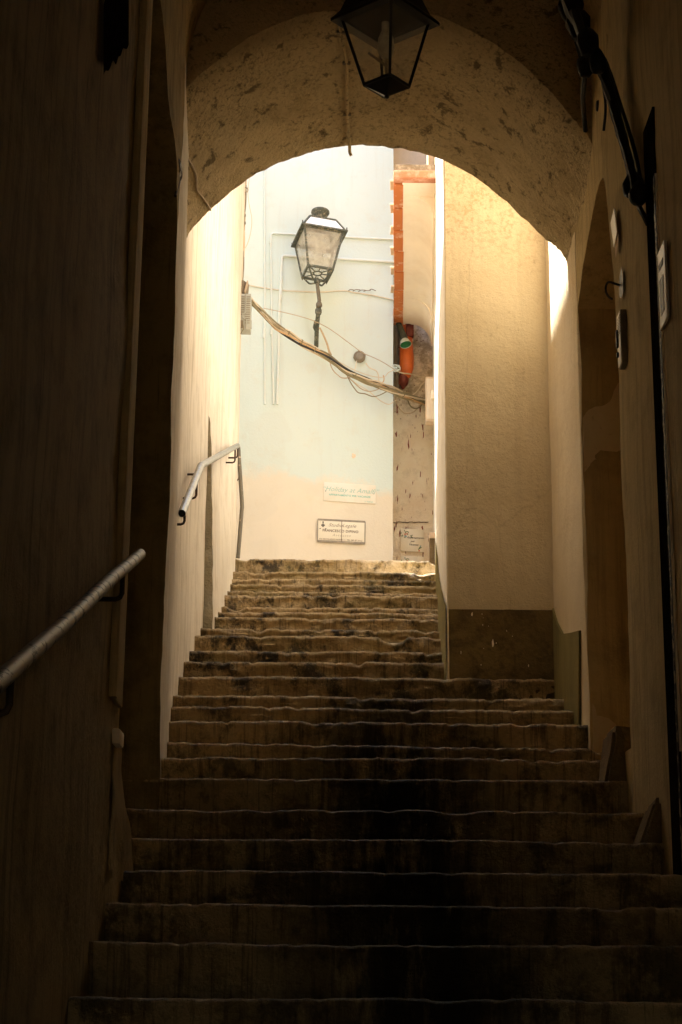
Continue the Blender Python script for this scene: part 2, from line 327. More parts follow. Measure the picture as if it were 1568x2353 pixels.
def glass_mat(name, tint, fac):
    t = NT(name); L = t.L
    tr = t.N.new('ShaderNodeBsdfTransparent'); tr.inputs[0].default_value = (*tint, 1)
    df = t.N.new('ShaderNodeBsdfTranslucent'); df.inputs[0].default_value = (0.88, 0.84, 0.76, 1)
    d2 = t.N.new('ShaderNodeBsdfDiffuse'); d2.inputs[0].default_value = (0.86, 0.82, 0.73, 1)
    gl = t.N.new('ShaderNodeBsdfGlossy'); gl.inputs['Roughness'].default_value = 0.15
    m0 = t.N.new('ShaderNodeMixShader'); m0.inputs[0].default_value = 0.5; L.new(df.outputs[0], m0.inputs[1]); L.new(d2.outputs[0], m0.inputs[2])
    m1 = t.N.new('ShaderNodeMixShader'); L.new(t.ramp(t.noise(9, 6, 0.7), 0.35, 0.75, fac * 0.6, fac * 1.4), m1.inputs[0]); L.new(tr.outputs[0], m1.inputs[1]); L.new(m0.outputs[0], m1.inputs[2])
    m2 = t.N.new('ShaderNodeMixShader'); m2.inputs[0].default_value = 0.05; L.new(m1.outputs[0], m2.inputs[1]); L.new(gl.outputs[0], m2.inputs[2])
    L.new(m2.outputs[0], t.N['Material Output'].inputs[0]); return t.m
M['frost'] = glass_mat('dusty_lantern_glass', (0.96, 0.95, 0.92), 0.42)
M['milk'] = simple('milky_white_glass', (0.86, 0.87, 0.83), 0.2, 0.5, 0, (0.72, 0.72, 0.66), 5, 0.4)
M['dirty_glass'] = glass_mat('grimy_lantern_glass', (0.93, 0.90, 0.82), 0.22)

# ------------------------------------------------------------------ stairs
STEP = 0.40
ZE = [-0.01, 0.16, 0.299, 0.447, 0.6, 0.758, 0.938, 1.08, 1.198, 1.369, 1.506, 1.639, 1.821, 1.985, 2.13, 2.314, 2.441, 2.609, 2.731, 2.861, 3.041, 3.164, 3.319, 3.458, 3.616, 3.835]
def ye(n): return (13.6 + n) * STEP
def zed(n): return ZE[n] if n >= 0 else ZE[0] + 0.155 * n
def edge_noise(x, n):
    v = Vector((x * 0.9, n * 3.7, 0.3)); w = Vector((x * 6.0, n * 5.1, 1.7)); q = Vector((x * 22, n * 2.3, 4.4))
    k = 1.35 if n >= 7 else 0.7
    jag = abs(mnoise.noise(q)) * 0.008 + max(0.0, mnoise.noise(Vector((x * 11, n * 6.1, 2.2))) - 0.25) * 0.030
    dz = mnoise.noise(v) * 0.012 + k * (mnoise.noise(w) * 0.0055 - jag * 0.8)
    chip = max(0.0, mnoise.noise(Vector((x * 4.6, n * 9.3, 8.8))) - 0.46) * (0.16 if n >= 7 else 0.035)
    dy = mnoise.noise(v + Vector((5, 5, 5))) * 0.016 + k * (mnoise.noise(w + Vector((2, 8, 1))) * 0.010 + jag)
    return dy + chip * 0.8, dz - chip
def build_stairs():
    mb = MB()
    for n in range(-9, 26):
        y0, z0 = ye(n), zed(n); h = z0 - zed(n - 1)
        xl, xr = -1.02, 1.48
        if n in (7, 8): xr = 1.335
        if n >= 13: xr = 0.98
        nx = 250 if n >= -1 else 30
        back = STEP + 0.05 if n < 25 else 0.10
        prof = [(0.014, -h - 0.03, 0.0), (0.012, -h * 0.86, 0.5), (0.008, -h * 0.68, 0.9), (0.006, -h * 0.5, 1.0), (0.002, -h * 0.36, 1.0), (0.0, -0.040, 0.8), (-0.007, -0.028, 0.3), (-0.009, -0.017, 0.1), (-0.005, -0.007, 0.0), (0.004, -0.0015, 0.0), (0.016, 0.0, 0.0), (0.05, -0.002, 0.0), (0.14, -0.004, 0.0), (back, -0.006, 0.0)]
        def fn(u, v, prof=prof, y0=y0, z0=z0, n=n, xl=xl, xr=xr):
            i = int(round(v * (len(prof) - 1))); dy, dz, rw = prof[i]
            x = xl + (xr - xl) * u
            ey, ez = edge_noise(x, n)
            top = 1.0 if i >= 5 else (1.0 + dz / max(h, 0.01)) if i > 0 else 0.0
            top = max(0.0, min(1.0, top)) if i < 5 else 1.0
            bump = rw * (mnoise.noise(Vector((x * 4, n * 7.7, dz * 14))) * 0.018 + (abs(mnoise.noise(Vector((x * 7, n * 3.3, dz * 30)))) - 0.25) * -0.030 * (1.5 if n > 8 else 0.5))
            fade = 1.0 if i < 12 else 0.3
            return (x, y0 + dy + ey * (0.35 + 0.65 * top) * fade + bump, z0 + dz + ez * top * fade)
        mb.grid(fn, nx, len(prof) - 1)
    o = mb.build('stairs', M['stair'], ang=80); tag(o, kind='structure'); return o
build_stairs()
g = MB().grid(lambda u, v: (-60 + 120 * u, -60 + 160 * v, -1.62), 8, 8).build('ground', M['ground']); tag(g, kind='structure')
g = MB().grid(lambda u, v: (-1.2 + 3 * u, -3.4 + 5.4 * v, -1.41 + 0.004 * mnoise.noise(Vector((u * 9, v * 15, 0)))), 20, 30).build('lower_landing', M['landing']); tag(g, kind='structure')
g = MB().grid(lambda u, v: (-7 + 9 * u, 15.5 + 2.6 * v, 3.815), 20, 8).build('upper_landing', M['landing']); tag(g, kind='structure')

# ------------------------------------------------------------------ walls
def prism(mb, foot, z0, z1, res=0.12, amp=0.008, fine=0.0025, top=True, closed=True, wobble=True):
    n = len(foot); rows = max(1, int((z1 - z0) / res))
    W = (lambda p: wob(p, amp, 1.5, fine)) if wobble else (lambda p: Vector(p))
    for i in range(n if closed else n - 1):
        a, b = foot[i], foot[(i + 1) % n]; L = math.hypot(b[0] - a[0], b[1] - a[1]); cols = max(1, min(90, int(L / res)))
        mb.grid(lambda u, v: W((a[0] + (b[0] - a[0]) * u, a[1] + (b[1] - a[1]) * u, z0 + (z1 - z0) * v)), cols, rows)
    if top: mb.add([(p[0], p[1], z1) for p in foot], [tuple(range(n))])
    return mb

def wall_opening(mb, xf, xb, y0, y1, zb, zt, op, arch, zsill, res=0.06, amp=0.013):
    """wall slab with its face at xf; the opening op=(ya, yb) is headed by arch (list of y,z)"""
    ya, yb = op; W = lambda p: wob(p, amp, 2.2, 0.0035, 12)
    def archz(y):
        for (p, q), (r, s) in zip(arch[:-1], arch[1:]):
            if p <= y <= r: return q + (s - q) * (y - p) / max(1e-6, r - p)
        return arch[0][1] if y < arch[0][0] else arch[-1][1]
    for a, b in ((y0, ya), (yb, y1)):
        if b - a < 0.01: continue
        for x in (xf, xb):
            mb.grid(lambda u, v: W((x, a + (b - a) * u, zb + (zt - zb) * v)), max(1, int((b - a) / res)), int((zt - zb) / res))
    for x in (xf, xb):
        mb.grid(lambda u, v: W((x, ya + (yb - ya) * u, archz(ya + (yb - ya) * u) + (zt - archz(ya + (yb - ya) * u)) * v)), 30, 10)
        if zsill > zb: mb.grid(lambda u, v: W((x, ya + (yb - ya) * u, zb + (zsill - zb) * v)), 12, 10)
    mb.grid(lambda u, v: W((xf + (xb - xf) * v, ya + (yb - ya) * u, archz(ya + (yb - ya) * u))), 30, 6)          # soffit
    mb.grid(lambda u, v: W((xf + (xb - xf) * v, ya + (yb - ya) * u, zsill)), 12, 6)
    for y in (ya, yb):
        mb.grid(lambda u, v: W((xf + (xb - xf) * u, y, zsill + (archz(y) - zsill) * v)), 6, int((archz(y) - zsill) / res))
    for y in (y0, y1): mb.grid(lambda u, v: W((xf + (xb - xf) * u, y, zb + (zt - zb) * v)), 4, int((zt - zb) / res))
    mb.grid(lambda u, v: W((xf + (xb - xf) * u, y0 + (y1 - y0) * v, zt)), 4, 40)
    return mb

# near left wall with its black arched side opening
LX = -0.808
lw = thing('plaster_wall', 'dark stained plaster wall on the left of the passage, carrying the diagonal handrail', 'wall')
LARCH = [(6.33, 4.36), (6.7, 4.17), (7.16, 3.96), (7.5, 3.86), (7.68, 3.78), (7.80, 3.68), (7.835, 3.6)]
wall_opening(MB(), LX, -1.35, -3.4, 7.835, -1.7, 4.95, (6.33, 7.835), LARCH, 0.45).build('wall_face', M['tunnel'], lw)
fl = MB()     # flared broken foot of the wall end
fl.grid(lambda u, v: wob((LX + 0.004 - 0.30 * v, 6.30 + (0.10 + 0.62 * (1 - u) ** 1.1), 0.40 + 0.50 * u), 0.014, 5, 0.006, 16), 16, 8)
fl.grid(lambda u, v: wob((LX + 0.004, 6.20 + (0.20 + 0.62 * (1 - v) ** 1.1) * u, 0.40 + 0.50 * v), 0.014, 5, 0.006, 16), 12, 16)
fl.build('broken_wall_foot', M['tunnel'], lw)
tb = MB()
ya, yb = at_x(258, 1300, LX).y, 6.325
tb.box((LX + 0.007, (ya + yb) / 2 + 0.03, 2.85), (0.02, yb - ya - 0.08, 3.7), bev=0.006)
tb.box((LX + 0.012, (ya + yb) / 2 - 0.07, 2.85), (0.03, 0.05, 3.7), bev=0.008)
tb.tube([(LX - 0.004, 6.325, 0.90), (LX - 0.004, 6.325, 4.34)], 0.009, 12)
tb.build('corner_trim', M['tunnel_r'], lw)
p = at_x(263, 1697, LX)
MB().box((LX + 0.012, p.y, p.z), (0.03, 0.13, 0.055), bev=0.008).build('plaster_patch', M['soffit'], lw)
def shell(name, label, x0, x1, y0, y1, zf, zc, mat, arch=None):
    mb = MB(); t = 0.12
    W = lambda p: wob(p, 0.006, 1.5, 0.002)
    s = 1 if x1 > x0 else -1
    for y, o in ((y0, -t), (y1, t)):
        mb.box(((x0 + x1) / 2, y + o / 2, (zf + zc) / 2), (abs(x1 - x0), t, zc - zf + 0.3))
    mb.box((x1 + s * t / 2, (y0 + y1) / 2, (zf + zc) / 2), (t, y1 - y0 + 2 * t, zc - zf + 0.3))
    mb.box(((x0 + x1) / 2, (y0 + y1) / 2, zf - t / 2 - 0.02), (abs(x1 - x0), y1 - y0 - 0.004, t))
    if arch is None:
        mb.box(((x0 + x1) / 2, (y0 + y1) / 2, zc + t / 2), (abs(x1 - x0), y1 - y0 - 0.004, t))
    else:
        mb.grid(lambda u, v: (x0 + (x1 - x0) * v, y0 + (y1 - y0) * u, arch + (zc - arch) * math.sin(math.pi * u) ** 0.7), 24, 4)
        mb.box(((x0 + x1) / 2, (y0 + y1) / 2, zc + t), (abs(x1 - x0), y1 - y0 - 0.004, t))
    return tag(mb.build(name, mat), label, 'passage')
shell('side_passage', 'pitch dark side passage behind the arched opening in the left wall', -1.352, -3.2, 6.25, 7.838, 0.46, 4.5, M['painted_shade'])
shell('side_passage', 'dim olive side passage behind the pointed opening in the right wall', 1.702, 3.2, 7.70, 8.956, 1.08, 4.25, M['passage_r'], arch=3.64)

# right near wall with its arched opening
RX = 1.30
rw = thing('plaster_wall', 'brown plaster wall on the right of the passage, with intercom and arched opening', 'wall')
RARCH = [(7.715, 2.95), (7.76, 3.4), (7.85, 3.80), (7.95, 3.96), (8.1, 4.0), (8.4, 3.93), (8.7, 3.81), (8.955, 3.66)]
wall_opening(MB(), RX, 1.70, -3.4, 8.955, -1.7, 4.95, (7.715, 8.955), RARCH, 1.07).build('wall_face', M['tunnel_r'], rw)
# right wall between the opening and the cream house front
re = MB(); prism(re, [(RX + 0.01, 8.957), (RX - 0.005, 8.975), (RX - 0.004, 9.6), (RX - 0.012, 10.268), (2.0, 10.268), (2.0, 8.957)], -0.5, 7.5, 0.1)
rend = tag(re.build('plaster_wall', M['cream']), 'short cream wall between the right side opening and the projecting cream house front', 'wall')
def slab_yz(mb, x, pts, th):  # outline on a wall facing -x
    n = len(pts); vs = [(x, y, z) for y, z in pts] + [(x - th, y, z) for y, z in pts]
    mb.add(vs, [tuple(range(n)), tuple(range(2 * n - 1, n - 1, -1))] + [(i, (i + 1) % n, n + (i + 1) % n, n + i) for i in range(n)])
pts = [at_x(x, y, RX - 0.01) for x, y in ((1270, 1404), (1282, 1430), (1296, 1457), (1316, 1454), (1335, 1449), (1334, 1560), (1333, 1660))]
pts = [(q.y, q.z) for q in pts] + [(8.99, 1.0), (10.262, 1.0)]; pts[0] = (10.262, pts[0][1])
d = MB(); slab_yz(d, RX - 0.008, pts, 0.012); d.build('dado', M['olive'], rend)

# left stair wall (the house that flanks the upper flight)
lh = thing('stair_wall', 'sunlit cream house wall with streaks along the left of the upper steps', 'wall')
foot = [(-1.36, 7.845), (-0.868, 7.845), (-0.850, 7.86), (-0.838, 8.02), (-0.838, 8.24), (-0.856, 8.7), (-0.892, 9.1), (-0.925, 9.5), (-0.955, 9.95), (-0.966, 10.6), (-0.972, 11.4), (-0.968, 12.2), (-0.955, 13.4), (-0.952, 14.6), (-0.962, 15.43), (-0.975, 15.45), (-4.5, 15.45), (-4.5, 7.845)]
prism(MB(), foot, -1.7, 9.2, 0.12, 0.007, 0.002).build('wall_face', M['stairwall'], lh)
MB().box((-1.6, 10.12, 9.74), (1.2, 1.50, 1.12), bev=0.02).build('sun_block', M['stairwall'], lh)  # unseen block added to shorten the sun sliver on the right wall
MB().box((-2.80, 12.65, 9.25), (3.60, 5.70, 0.06), bev=0.01).build('roof', M['roof'], lh)  # unseen dark sheet added against bounce off the left house top
MB().box((-3.85, 12.65, 10.75), (1.5, 5.6, 2.9), bev=0.02).build('sky_block', M['stairwall'], lh)  # unseen mass added to screen the far wall from the sky
zt = at_y(462, 950, 12.0).z
bl = MB()
def bulge(u, v):
    y = 12.0 + 3.40 * u; z = 2.0 + (zt - 2.0) * v
    th = (0.085 if y < 14.4 else 0.085 - 0.075 * (y - 14.4)) * max(0.0, 1 - v) ** 0.55
    return wob((-0.972 + max(th, -0.004), y + 0.10 * (1 - v) * (1 - u) * mnoise.noise(Vector((0, 0, z * 3))), z), 0.004, 2.2, 0.002)
bl.grid(bulge, 40, 30)
b_o = bl.build('plaster_bulge', M['stairwall'], lh)
br = MB()
br.grid(lambda u, v: wob(((-1.0) * (1 - u) + bulge(0, v)[0] * u, 12.0 + 0.02 * (1 - u) + 0.10 * (1 - v) * mnoise.noise(Vector((0, 0, (2 + (zt - 2) * v) * 3))), 2.0 + (zt - 2.0) * v), 0.01, 6, 0.004, 20), 6, 60)
br.build('broken_render', M['gray'], lh)

# arch (vault A) at the head of the dark passage
ARC = [(-0.951, 4.05), (-0.951, 4.20), (-0.949, 4.303), (-0.925, 4.385), (-0.863, 4.473), (-0.711, 4.632), (-0.505, 4.80), (-0.243, 4.915), (-0.085, 4.958), (0.113, 4.979), (0.338, 4.961), (0.549, 4.905), (0.812, 4.763), (1.07, 4.51), (1.198, 4.362), (1.286, 4.245), (1.31, 4.13), (1.315, 4.0)]
AP = spline([(x, 0, z) for x, z in ARC], 4)
def arc_pt(u):
    k = u * (len(AP) - 1); i = min(int(k), len(AP) - 2); return AP[i].lerp(AP[i + 1], k - i)
YA, YB = 8.24, 9.32
va = thing('vault', 'mouldy plaster arch spanning the steps at the end of the dark passage', 'arch')
mb = MB()
KF = YB / 9.60
def intr(u, v):
    p = arc_pt(u); y = YA + (YB - YA) * v
    sc = 1.0 + (KF - 1.0) * v
    if p.x > 1.15: sc = sc + (1.0 - sc) * min(1.0, (p.x - 1.15) / 0.12)
    lift = 0.055 * (1 - v) * math.sin(math.pi * u); x = p.x * sc
    if x < 0: x += 0.085 * (1 - v) * max(0, 1 - u * 4)
    lift += 0.07 * math.exp(-v * 16) * (0.8 + 0.35 * mnoise.noise(Vector((u * 9, 0, 3))))
    q = wob((x, y, p.z * (1.0 + (KF - 1.0) * v) + lift), 0.010, 2.2, 0.005, 11)
    if v > 0.97: q.z += 0.010 * mnoise.noise(Vector((u * 60, 1, 1))) + 0.006 * mnoise.noise(Vector((u * 160, 4, 1)))
    return q
mb.grid(intr, 170, 56)
fac = MB()
for yy, v0, mb_ in ((YA, 0, mb), (YB, 1, fac)):
    mb_.grid(lambda u, v: Vector(intr(u, v0)).lerp(Vector((intr(u, v0)[0], yy, 10.4)), v) + mnoise.noise_vector(Vector((u * 9, v * 14, yy))) * (0.010 * min(1, v * 5) * (1 - v)), 170, 30)
mb.grid(lambda u, v: (-0.951 + 2.27 * u, YA + (YB - YA) * v, 10.4), 4, 4)
MB().box((0.18, 8.78, 10.46), (2.2, 1.0, 0.08), bev=0.01).build('roof', M['roof'], va)  # unseen dark sheet, added to stop light bouncing off the arch block
for u0 in (0, 1): mb.quad(intr(u0, 0), intr(u0, 1), (intr(u0, 1)[0], YB, 10.4), (intr(u0, 0)[0], YA, 10.4))
mb.build('vault_soffit', M['vault'], va); fac.build('bounce_facade', M['white'], va)  # unseen far face made white to bounce light onto the cream front

# higher vault over the viewer and the end wall behind
vb = MB()
cx, rad, zs = 0.245, 1.075, 4.70
vb.grid(lambda u, v: wob((cx - rad * math.cos(math.pi * u), -3.4 + 11.66 * v, zs + rad * math.sin(math.pi * u)), 0.012, 2.0, 0.004, 9), 48, 70)
vb.grid(lambda u, v: (cx - (rad + 0.35) * math.cos(math.pi * u), -3.4 + 11.66 * v, zs + (rad + 0.5) * math.sin(math.pi * u)), 24, 2)
vb.grid(lambda u, v: (cx - (rad + 0.35 * v) * math.cos(math.pi * u), -3.4, zs + (rad + 0.5 * v) * math.sin(math.pi * u)), 24, 1)
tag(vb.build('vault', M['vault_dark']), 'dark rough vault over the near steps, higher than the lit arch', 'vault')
bw = MB()
for x0, x1, z0, z1 in ((-1.3, -0.20, -1.7, 6.4), (0.70, 1.7, -1.7, 6.4), (-0.20, 0.70, 0.62, 6.4)):  # gap between the boxes is a doorway added for fill light
    bw.box(((x0 + x1) / 2, -3.3, (z0 + z1) / 2), (x1 - x0, 0.3, z1 - z0))
tag(bw.build('end_wall', M['tunnel']), 'plaster end wall with an added doorway letting fill light into the lower passage', 'wall')
# right house: cream front, long wall beside the upper flight
rh = thing('cream_house', 'cream rendered house front projecting beside the upper steps, brown dado at its foot', 'house')
RFOOT = [(0.652, 10.275), (0.645, 10.29), (0.665, 11.04), (0.713, 12.24), (0.777, 13.44), (0.829, 14.64), (0.872, 15.44), (0.94, 17.0), (0.955, 17.7), (4.5, 17.7), (4.5, 10.275)]
prism(MB(), RFOOT[1:9], 0.5, 7.05, 0.16, 0.006, 0.002, top=False, closed=False).build('side_wall', M['white'], rh)
prism(MB(), RFOOT[1:9], 7.05, 10.3, 0.16, 0.006, 0.002, top=False, closed=False).build('upper_wall', M['upper'], rh)  # upper part darkened to weaken its bounce onto the far house
prism(MB(), [RFOOT[1], RFOOT[0], RFOOT[-1], RFOOT[-2], RFOOT[8]], 0.5, 10.3, 0.16, 0.006, 0.002, top=False, closed=False).build('front_wall', M['cream'], rh)
MB().box((2.62, 13.99, 10.35), (3.90, 7.42, 0.12), bev=0.02).build('roof', M['roof'], rh)  # unseen dark cover added so the house top bounces less sun
z1 = at_y(1030, 1401, 10.27).z
d = MB(); d.grid(lambda u, v: wob((0.655 + 0.632 * u, 10.258, 1.70 + (z1 - 1.70) * v + (0.006 * mnoise.noise(Vector((u * 6, 0, 0))) if v > 0.99 else 0)), 0.004, 3, 0.002), 24, 24)
d.grid(lambda u, v: (0.655 + 0.632 * u, 10.258 + 0.02 * v, z1), 24, 1)
d.build('dado', M['wainscot'], rh)
pf = MB()
for k, (fx, fy_) in enumerate(((1108, 1411), (1111, 1420), (1110, 1436), (1123, 1439), (1133, 1480), (1178, 1462), (1165, 1450), (1085, 1412), (1141, 1478), (1060, 1500), (1215, 1530), (1106, 1528), (1112, 1490))):
    a = at_y(fx, fy_, 10.2515); w = random.choice((0.002, 0.003, 0.004, 0.007)); h = w * random.choice((0.7, 1.0, 2.5, 5))
    m = random.randint(5, 7); vs = [a + Vector((math.cos(j * 6.283 / m) * w * random.uniform(0.5, 1.1), 0, math.sin(j * 6.283 / m) * h * random.uniform(0.5, 1.1))) for j in range(m)]
    pf.add(vs, [tuple(range(m))])
pf.build('paint_flake', M['soffit'], rh, smooth=False)['kind'] = 'stuff'
d = MB()     # damp olive dado that climbs with the steps
def wall_x(y):
    for (x0, y0), (x1, y1) in zip(RFOOT[1:8], RFOOT[2:9]):
        if y0 <= y <= y1: return x0 + (x1 - x0) * (y - y0) / (y1 - y0)
    return RFOOT[1][0]
def dado(u, v):
    y = 10.30 + 5.1 * u; zb = 1.80 + (y - 10.24) * 0.387 - 0.15; top = 2.28 + (y - 10.3) * 0.352
    return wob((wall_x(y) - 0.006, y, zb + (top - zb) * v), 0.004, 3, 0.002)
d.grid(dado, 50, 8); d.build('stair_dado', M['olive'], rh)

# far house across the top of the steps
def fy(x): return 16.60 + 0.115 * x
fh = thing('white_house', 'pale bluish white house wall closing the view above the top step', 'house')
mb = MB()
mb.grid(lambda u, v: wob((-7 + 7.515 * u, fy(-7 + 7.515 * u), 2.5 + 10.5 * v), 0.006, 1.2, 0.0015), 90, 90)
mb.grid(lambda u, v: (0.515, fy(0.515) + 3 * u, 2.5 + 10.5 * v), 2, 2)
mb.grid(lambda u, v: (-7 + 7.515 * u, fy(-7 + 7.515 * u) + 3 * v, 13.0), 2, 2)
mb.build('wall_face', M['far'], fh)
RY = 17.12
st_ = MB(); q0 = Vector((0, 0, 0))
for _k in range(1):
    Yw = fy(at_y(813, 1047, 16.6).x); q0 = at_y(813, 1047, Yw - 0.009)
    st_.add([q0 + Vector((0.020 * math.cos(a * .6283) * (1 + .3 * math.sin(a * 2.2)), 0.0023 * math.cos(a * .6283), 0.024 * math.sin(a * .6283) * (1 + .3 * math.cos(a * 1.7)))) for a in range(10)], [tuple(range(10))])
st_.build('stain_spot', M['peach'], fh, smooth=False)
rc = thing('recessed_wall', 'stained beige wall set back to the right of the white house', 'wall')
mb = MB(); zp = 8.0
mb.grid(lambda u, v: wob((0.45 + 0.75 * u, RY, 2.5 + (zp - 2.5) * v), 0.012, 4, 0.004), 30, 120)
mb.quad((0.45, RY, 2.5), (0.45, RY + .3, 2.5), (0.45, RY + .3, zp), (0.45, RY, zp))
mb.build('wall_face', M['recess'], rc)
MB().grid(lambda u, v: wob((0.45 + 0.75 * u, RY - 0.01, zp + 5 * v), 0.006, 2, 0.002), 20, 40).build('upper_plaster', M['peach'], rc)
# crack across the recessed wall
cr = MB(); cr.tube([at_y(904 + i * 5.4, 1200 + 3 * mnoise.noise(Vector((i * 0.6, 0, 0))), RY - 0.012) for i in range(16)], 0.006, 6); cr.build('crack', M['mortar'], rc)

# ------------------------------------------------------------------ handrails
def bracket(parent, wall, out, rail, r=0.008):
    m = MB(); a, b, c = Vector(wall), Vector(out), Vector(rail)
    k = (c - b).normalized() * 0.02; h = (b - a).normalized() * 0.02
    m.tube([a, b - h, b - h * 0.3 + k * 0.3, b + k, c], r, 8); return m.build('bracket', M['iron'], parent)
def round_end(mb, p, d, r):
    d = Vector(d).normalized(); mb.tube([Vector(p), Vector(p) + d * r * 0.35, Vector(p) + d * r * 0.7, Vector(p) + d * r * 0.9], [r, r * 0.93, r * 0.66, r * 0.25], 14)
hr = thing('handrail', 'scratched steel handrail slanting up the dark wall at the lower left', 'handrail')
HX = LX + 0.085
a = at_x(-60, 1622, HX); b = at_x(322, 1272, HX - 0.005)
m = MB(); m.tube([a.lerp(b, i / 14) + Vector((0, 0, 0.003 * math.sin(i * 0.8))) for i in range(15)], 0.0215, 18); round_end(m, b, b - a, 0.0215)
m.build('rail', M['rail_old'], hr)
for px, py, ry in ((280, 1377, 1330), (20, 1641, 1585)):
    q = at_x(px, py, HX); r_ = a + (b - a) * ((q.y - a.y) / (b.y - a.y))
    bracket(hr, (LX - 0.01, q.y + 0.0, q.z), (HX, q.y, q.z), (HX, q.y, r_.z - 0.012), 0.0085)
hf = thing('handrail', 'grey pipe handrail beside the streaked cream wall above the middle steps', 'handrail')
FX = -0.875
P0 = at_x(418, 1180, FX); P1 = at_x(462, 1070, FX); P2 = at_x(546, 1024, -0.885)
m = MB(); m.tube([P0, P0.lerp(P1, .5), P1.lerp(P0, .06), P1, P1.lerp(P2, .05), P1.lerp(P2, .5), P2.lerp(P1, .12), P2 + Vector((0, 0, 0.0))], 0.0225, 16, cap=False)
round_end(m, P2, P2 - P1, 0.0225); m.build('rail', M['galv'], hf)
m = MB(); dd = (P1 - P0).normalized(); m.tube([P0 + dd * 0.004, P0 + dd * 0.05], 0.0185, 16); m.build('pipe_bore', M['black'], hf)
for px, py, ln in ((424, 1205, P0), (451, 1145, None), (463, 1090, None), (540, 1063, None), (546, 1052, None)):
    q = at_x(px, py, FX); A, B = (P0, P1) if q.y < P1.y else (P1, P2)
    rz = A.z + (B.z - A.z) * ((q.y - A.y) / (B.y - A.y)); q.z = min(q.z, rz - 0.06)
    bracket(hf, (-0.975, q.y, q.z), (FX, q.y, q.z), (FX, q.y, rz - 0.012), 0.0075)
ps = thing('pipe_post', 'thin rusty bent pipe standing at the top left corner of the steps', 'post')
y = 15.42
m = MB(); m.tube([at_y(548, 1026, y), at_y(552, 1090, y), at_y(556, 1150, y), at_y(556.5, 1165, y), at_y(552, 1220, y), at_y(547, 1282, y)], 0.0185, 12); m.build('pipe', M['rustpipe'], ps)
m = MB(); m.tube([at_y(530, 1104, y), at_y(545, 1104, y), at_y(549, 1100, y), at_y(551, 1085, y)], 0.007, 8); m.build('bracket', M['iron'], ps)

# ------------------------------------------------------------------ lanterns
def lantern_frame(M4, sb, st, h, bar, mat, parent, glass):
    """square tapering cage: bottom side sb, top side st, height h; local z up, origin at the bottom centre"""
    def c(s, z, k): a = ((-1, -1), (1, -1), (1, 1), (-1, 1))[k % 4]; return M4 @ Vector((a[0] * s / 2, a[1] * s / 2, z))
    m = MB()
    for k in range(4):
        m.bar(c(sb, 0, k), c(st, h, k), bar); m.bar(c(sb, 0, k), c(sb, 0, k + 1), bar); m.bar(c(st, h, k), c(st, h, k + 1), bar * 1.2)
    m.build('frame', mat, parent)
    for k in range(4):
        g = MB(); i = 0.99
        g.quad(c(sb * i, 0.01, k), c(sb * i, 0.01, k + 1), c(st * i, h - 0.01, k + 1), c(st * i, h - 0.01, k)); g.build('pane', glass, parent, smooth=False)
# hanging lantern
LB = at_y(889, 196, 7.2)
hl = thing('hanging_lantern', 'black iron lantern with grimy panes hanging under the near vault', 'lantern')
M4 = Matrix.Translation(LB) @ Matrix.Rotation(math.radians(-39), 4, 'Z') @ Matrix.Rotation(math.radians(2), 4, 'X')
lantern_frame(M4, 0.148, 0.285, 0.325, 0.013, M['black'], hl, M['dirty_glass'])
m = MB(); tip = Vector((0, 0, -0.055))
cs = [Vector((x * 0.08, y * 0.08, 0)) for x, y in ((-1, -1), (1, -1), (1, 1), (-1, 1))]
for k in range(4): m.add([M4 @ cs[k], M4 @ cs[(k + 1) % 4], M4 @ tip], [(0, 1, 2)])
m.quad(*[M4 @ c for c in cs]); m.lathe([(0.001, -0.066), (0.010, -0.062), (0.012, -0.054), (0.008, -0.046)], M4, 10)
m.build('bottom_cap', M['black'], hl, ang=20)
m = MB()
rings = [(0.30, 0.318), (0.362, 0.318), (0.362, 0.332), (0.30, 0.372), (0.235, 0.47), (0.12, 0.56), (0.09, 0.57), (0.09, 0.62), (0.02, 0.66)]
rr = [[M4 @ Vector((x * s / 2, y * s / 2, z)) for x, y in ((-1, -1), (1, -1), (1, 1), (-1, 1))] for s, z in rings]
for A, B in zip(rr[:-1], rr[1:]):
    for k in range(4): m.quad(A[k], A[(k + 1) % 4], B[(k + 1) % 4], B[k])
m.build('roof', M['black'], hl, ang=20)
m = MB(); top = M4 @ Vector((0, 0, 0.65))
for k in range(12):
    c0 = top + Vector((0, 0, 0.045 + k * 0.052))
    pts = [c0 + Vector(((0.014 * math.cos(t)) * (1 if k % 2 else 0), (0.014 * math.cos(t)) * (0 if k % 2 else 1), 0.033 * math.sin(t))) for t in [j * 6.283 / 12 for j in range(13)]]
    m.tube(pts, 0.0045, 6, cap=False)
m.build('chain', M['black'], hl)
m = MB(); m.lathe([(0.001, 0.13), (0.03, 0.15), (0.042, 0.19), (0.035, 0.24), (0.018, 0.28), (0.018, 0.32)], M4, 16); m.build('bulb', M['frost'], hl)
m = MB(); m.bar(M4 @ Vector((0, 0, 0.005)), M4 @ Vector((0, 0, 0.14)), 0.012); m.bar(M4 @ Vector((-.10, 0, .20)), M4 @ Vector((0.0, 0, .10)), 0.012); m.build('bulb_bracket', M['boxdark'], hl)

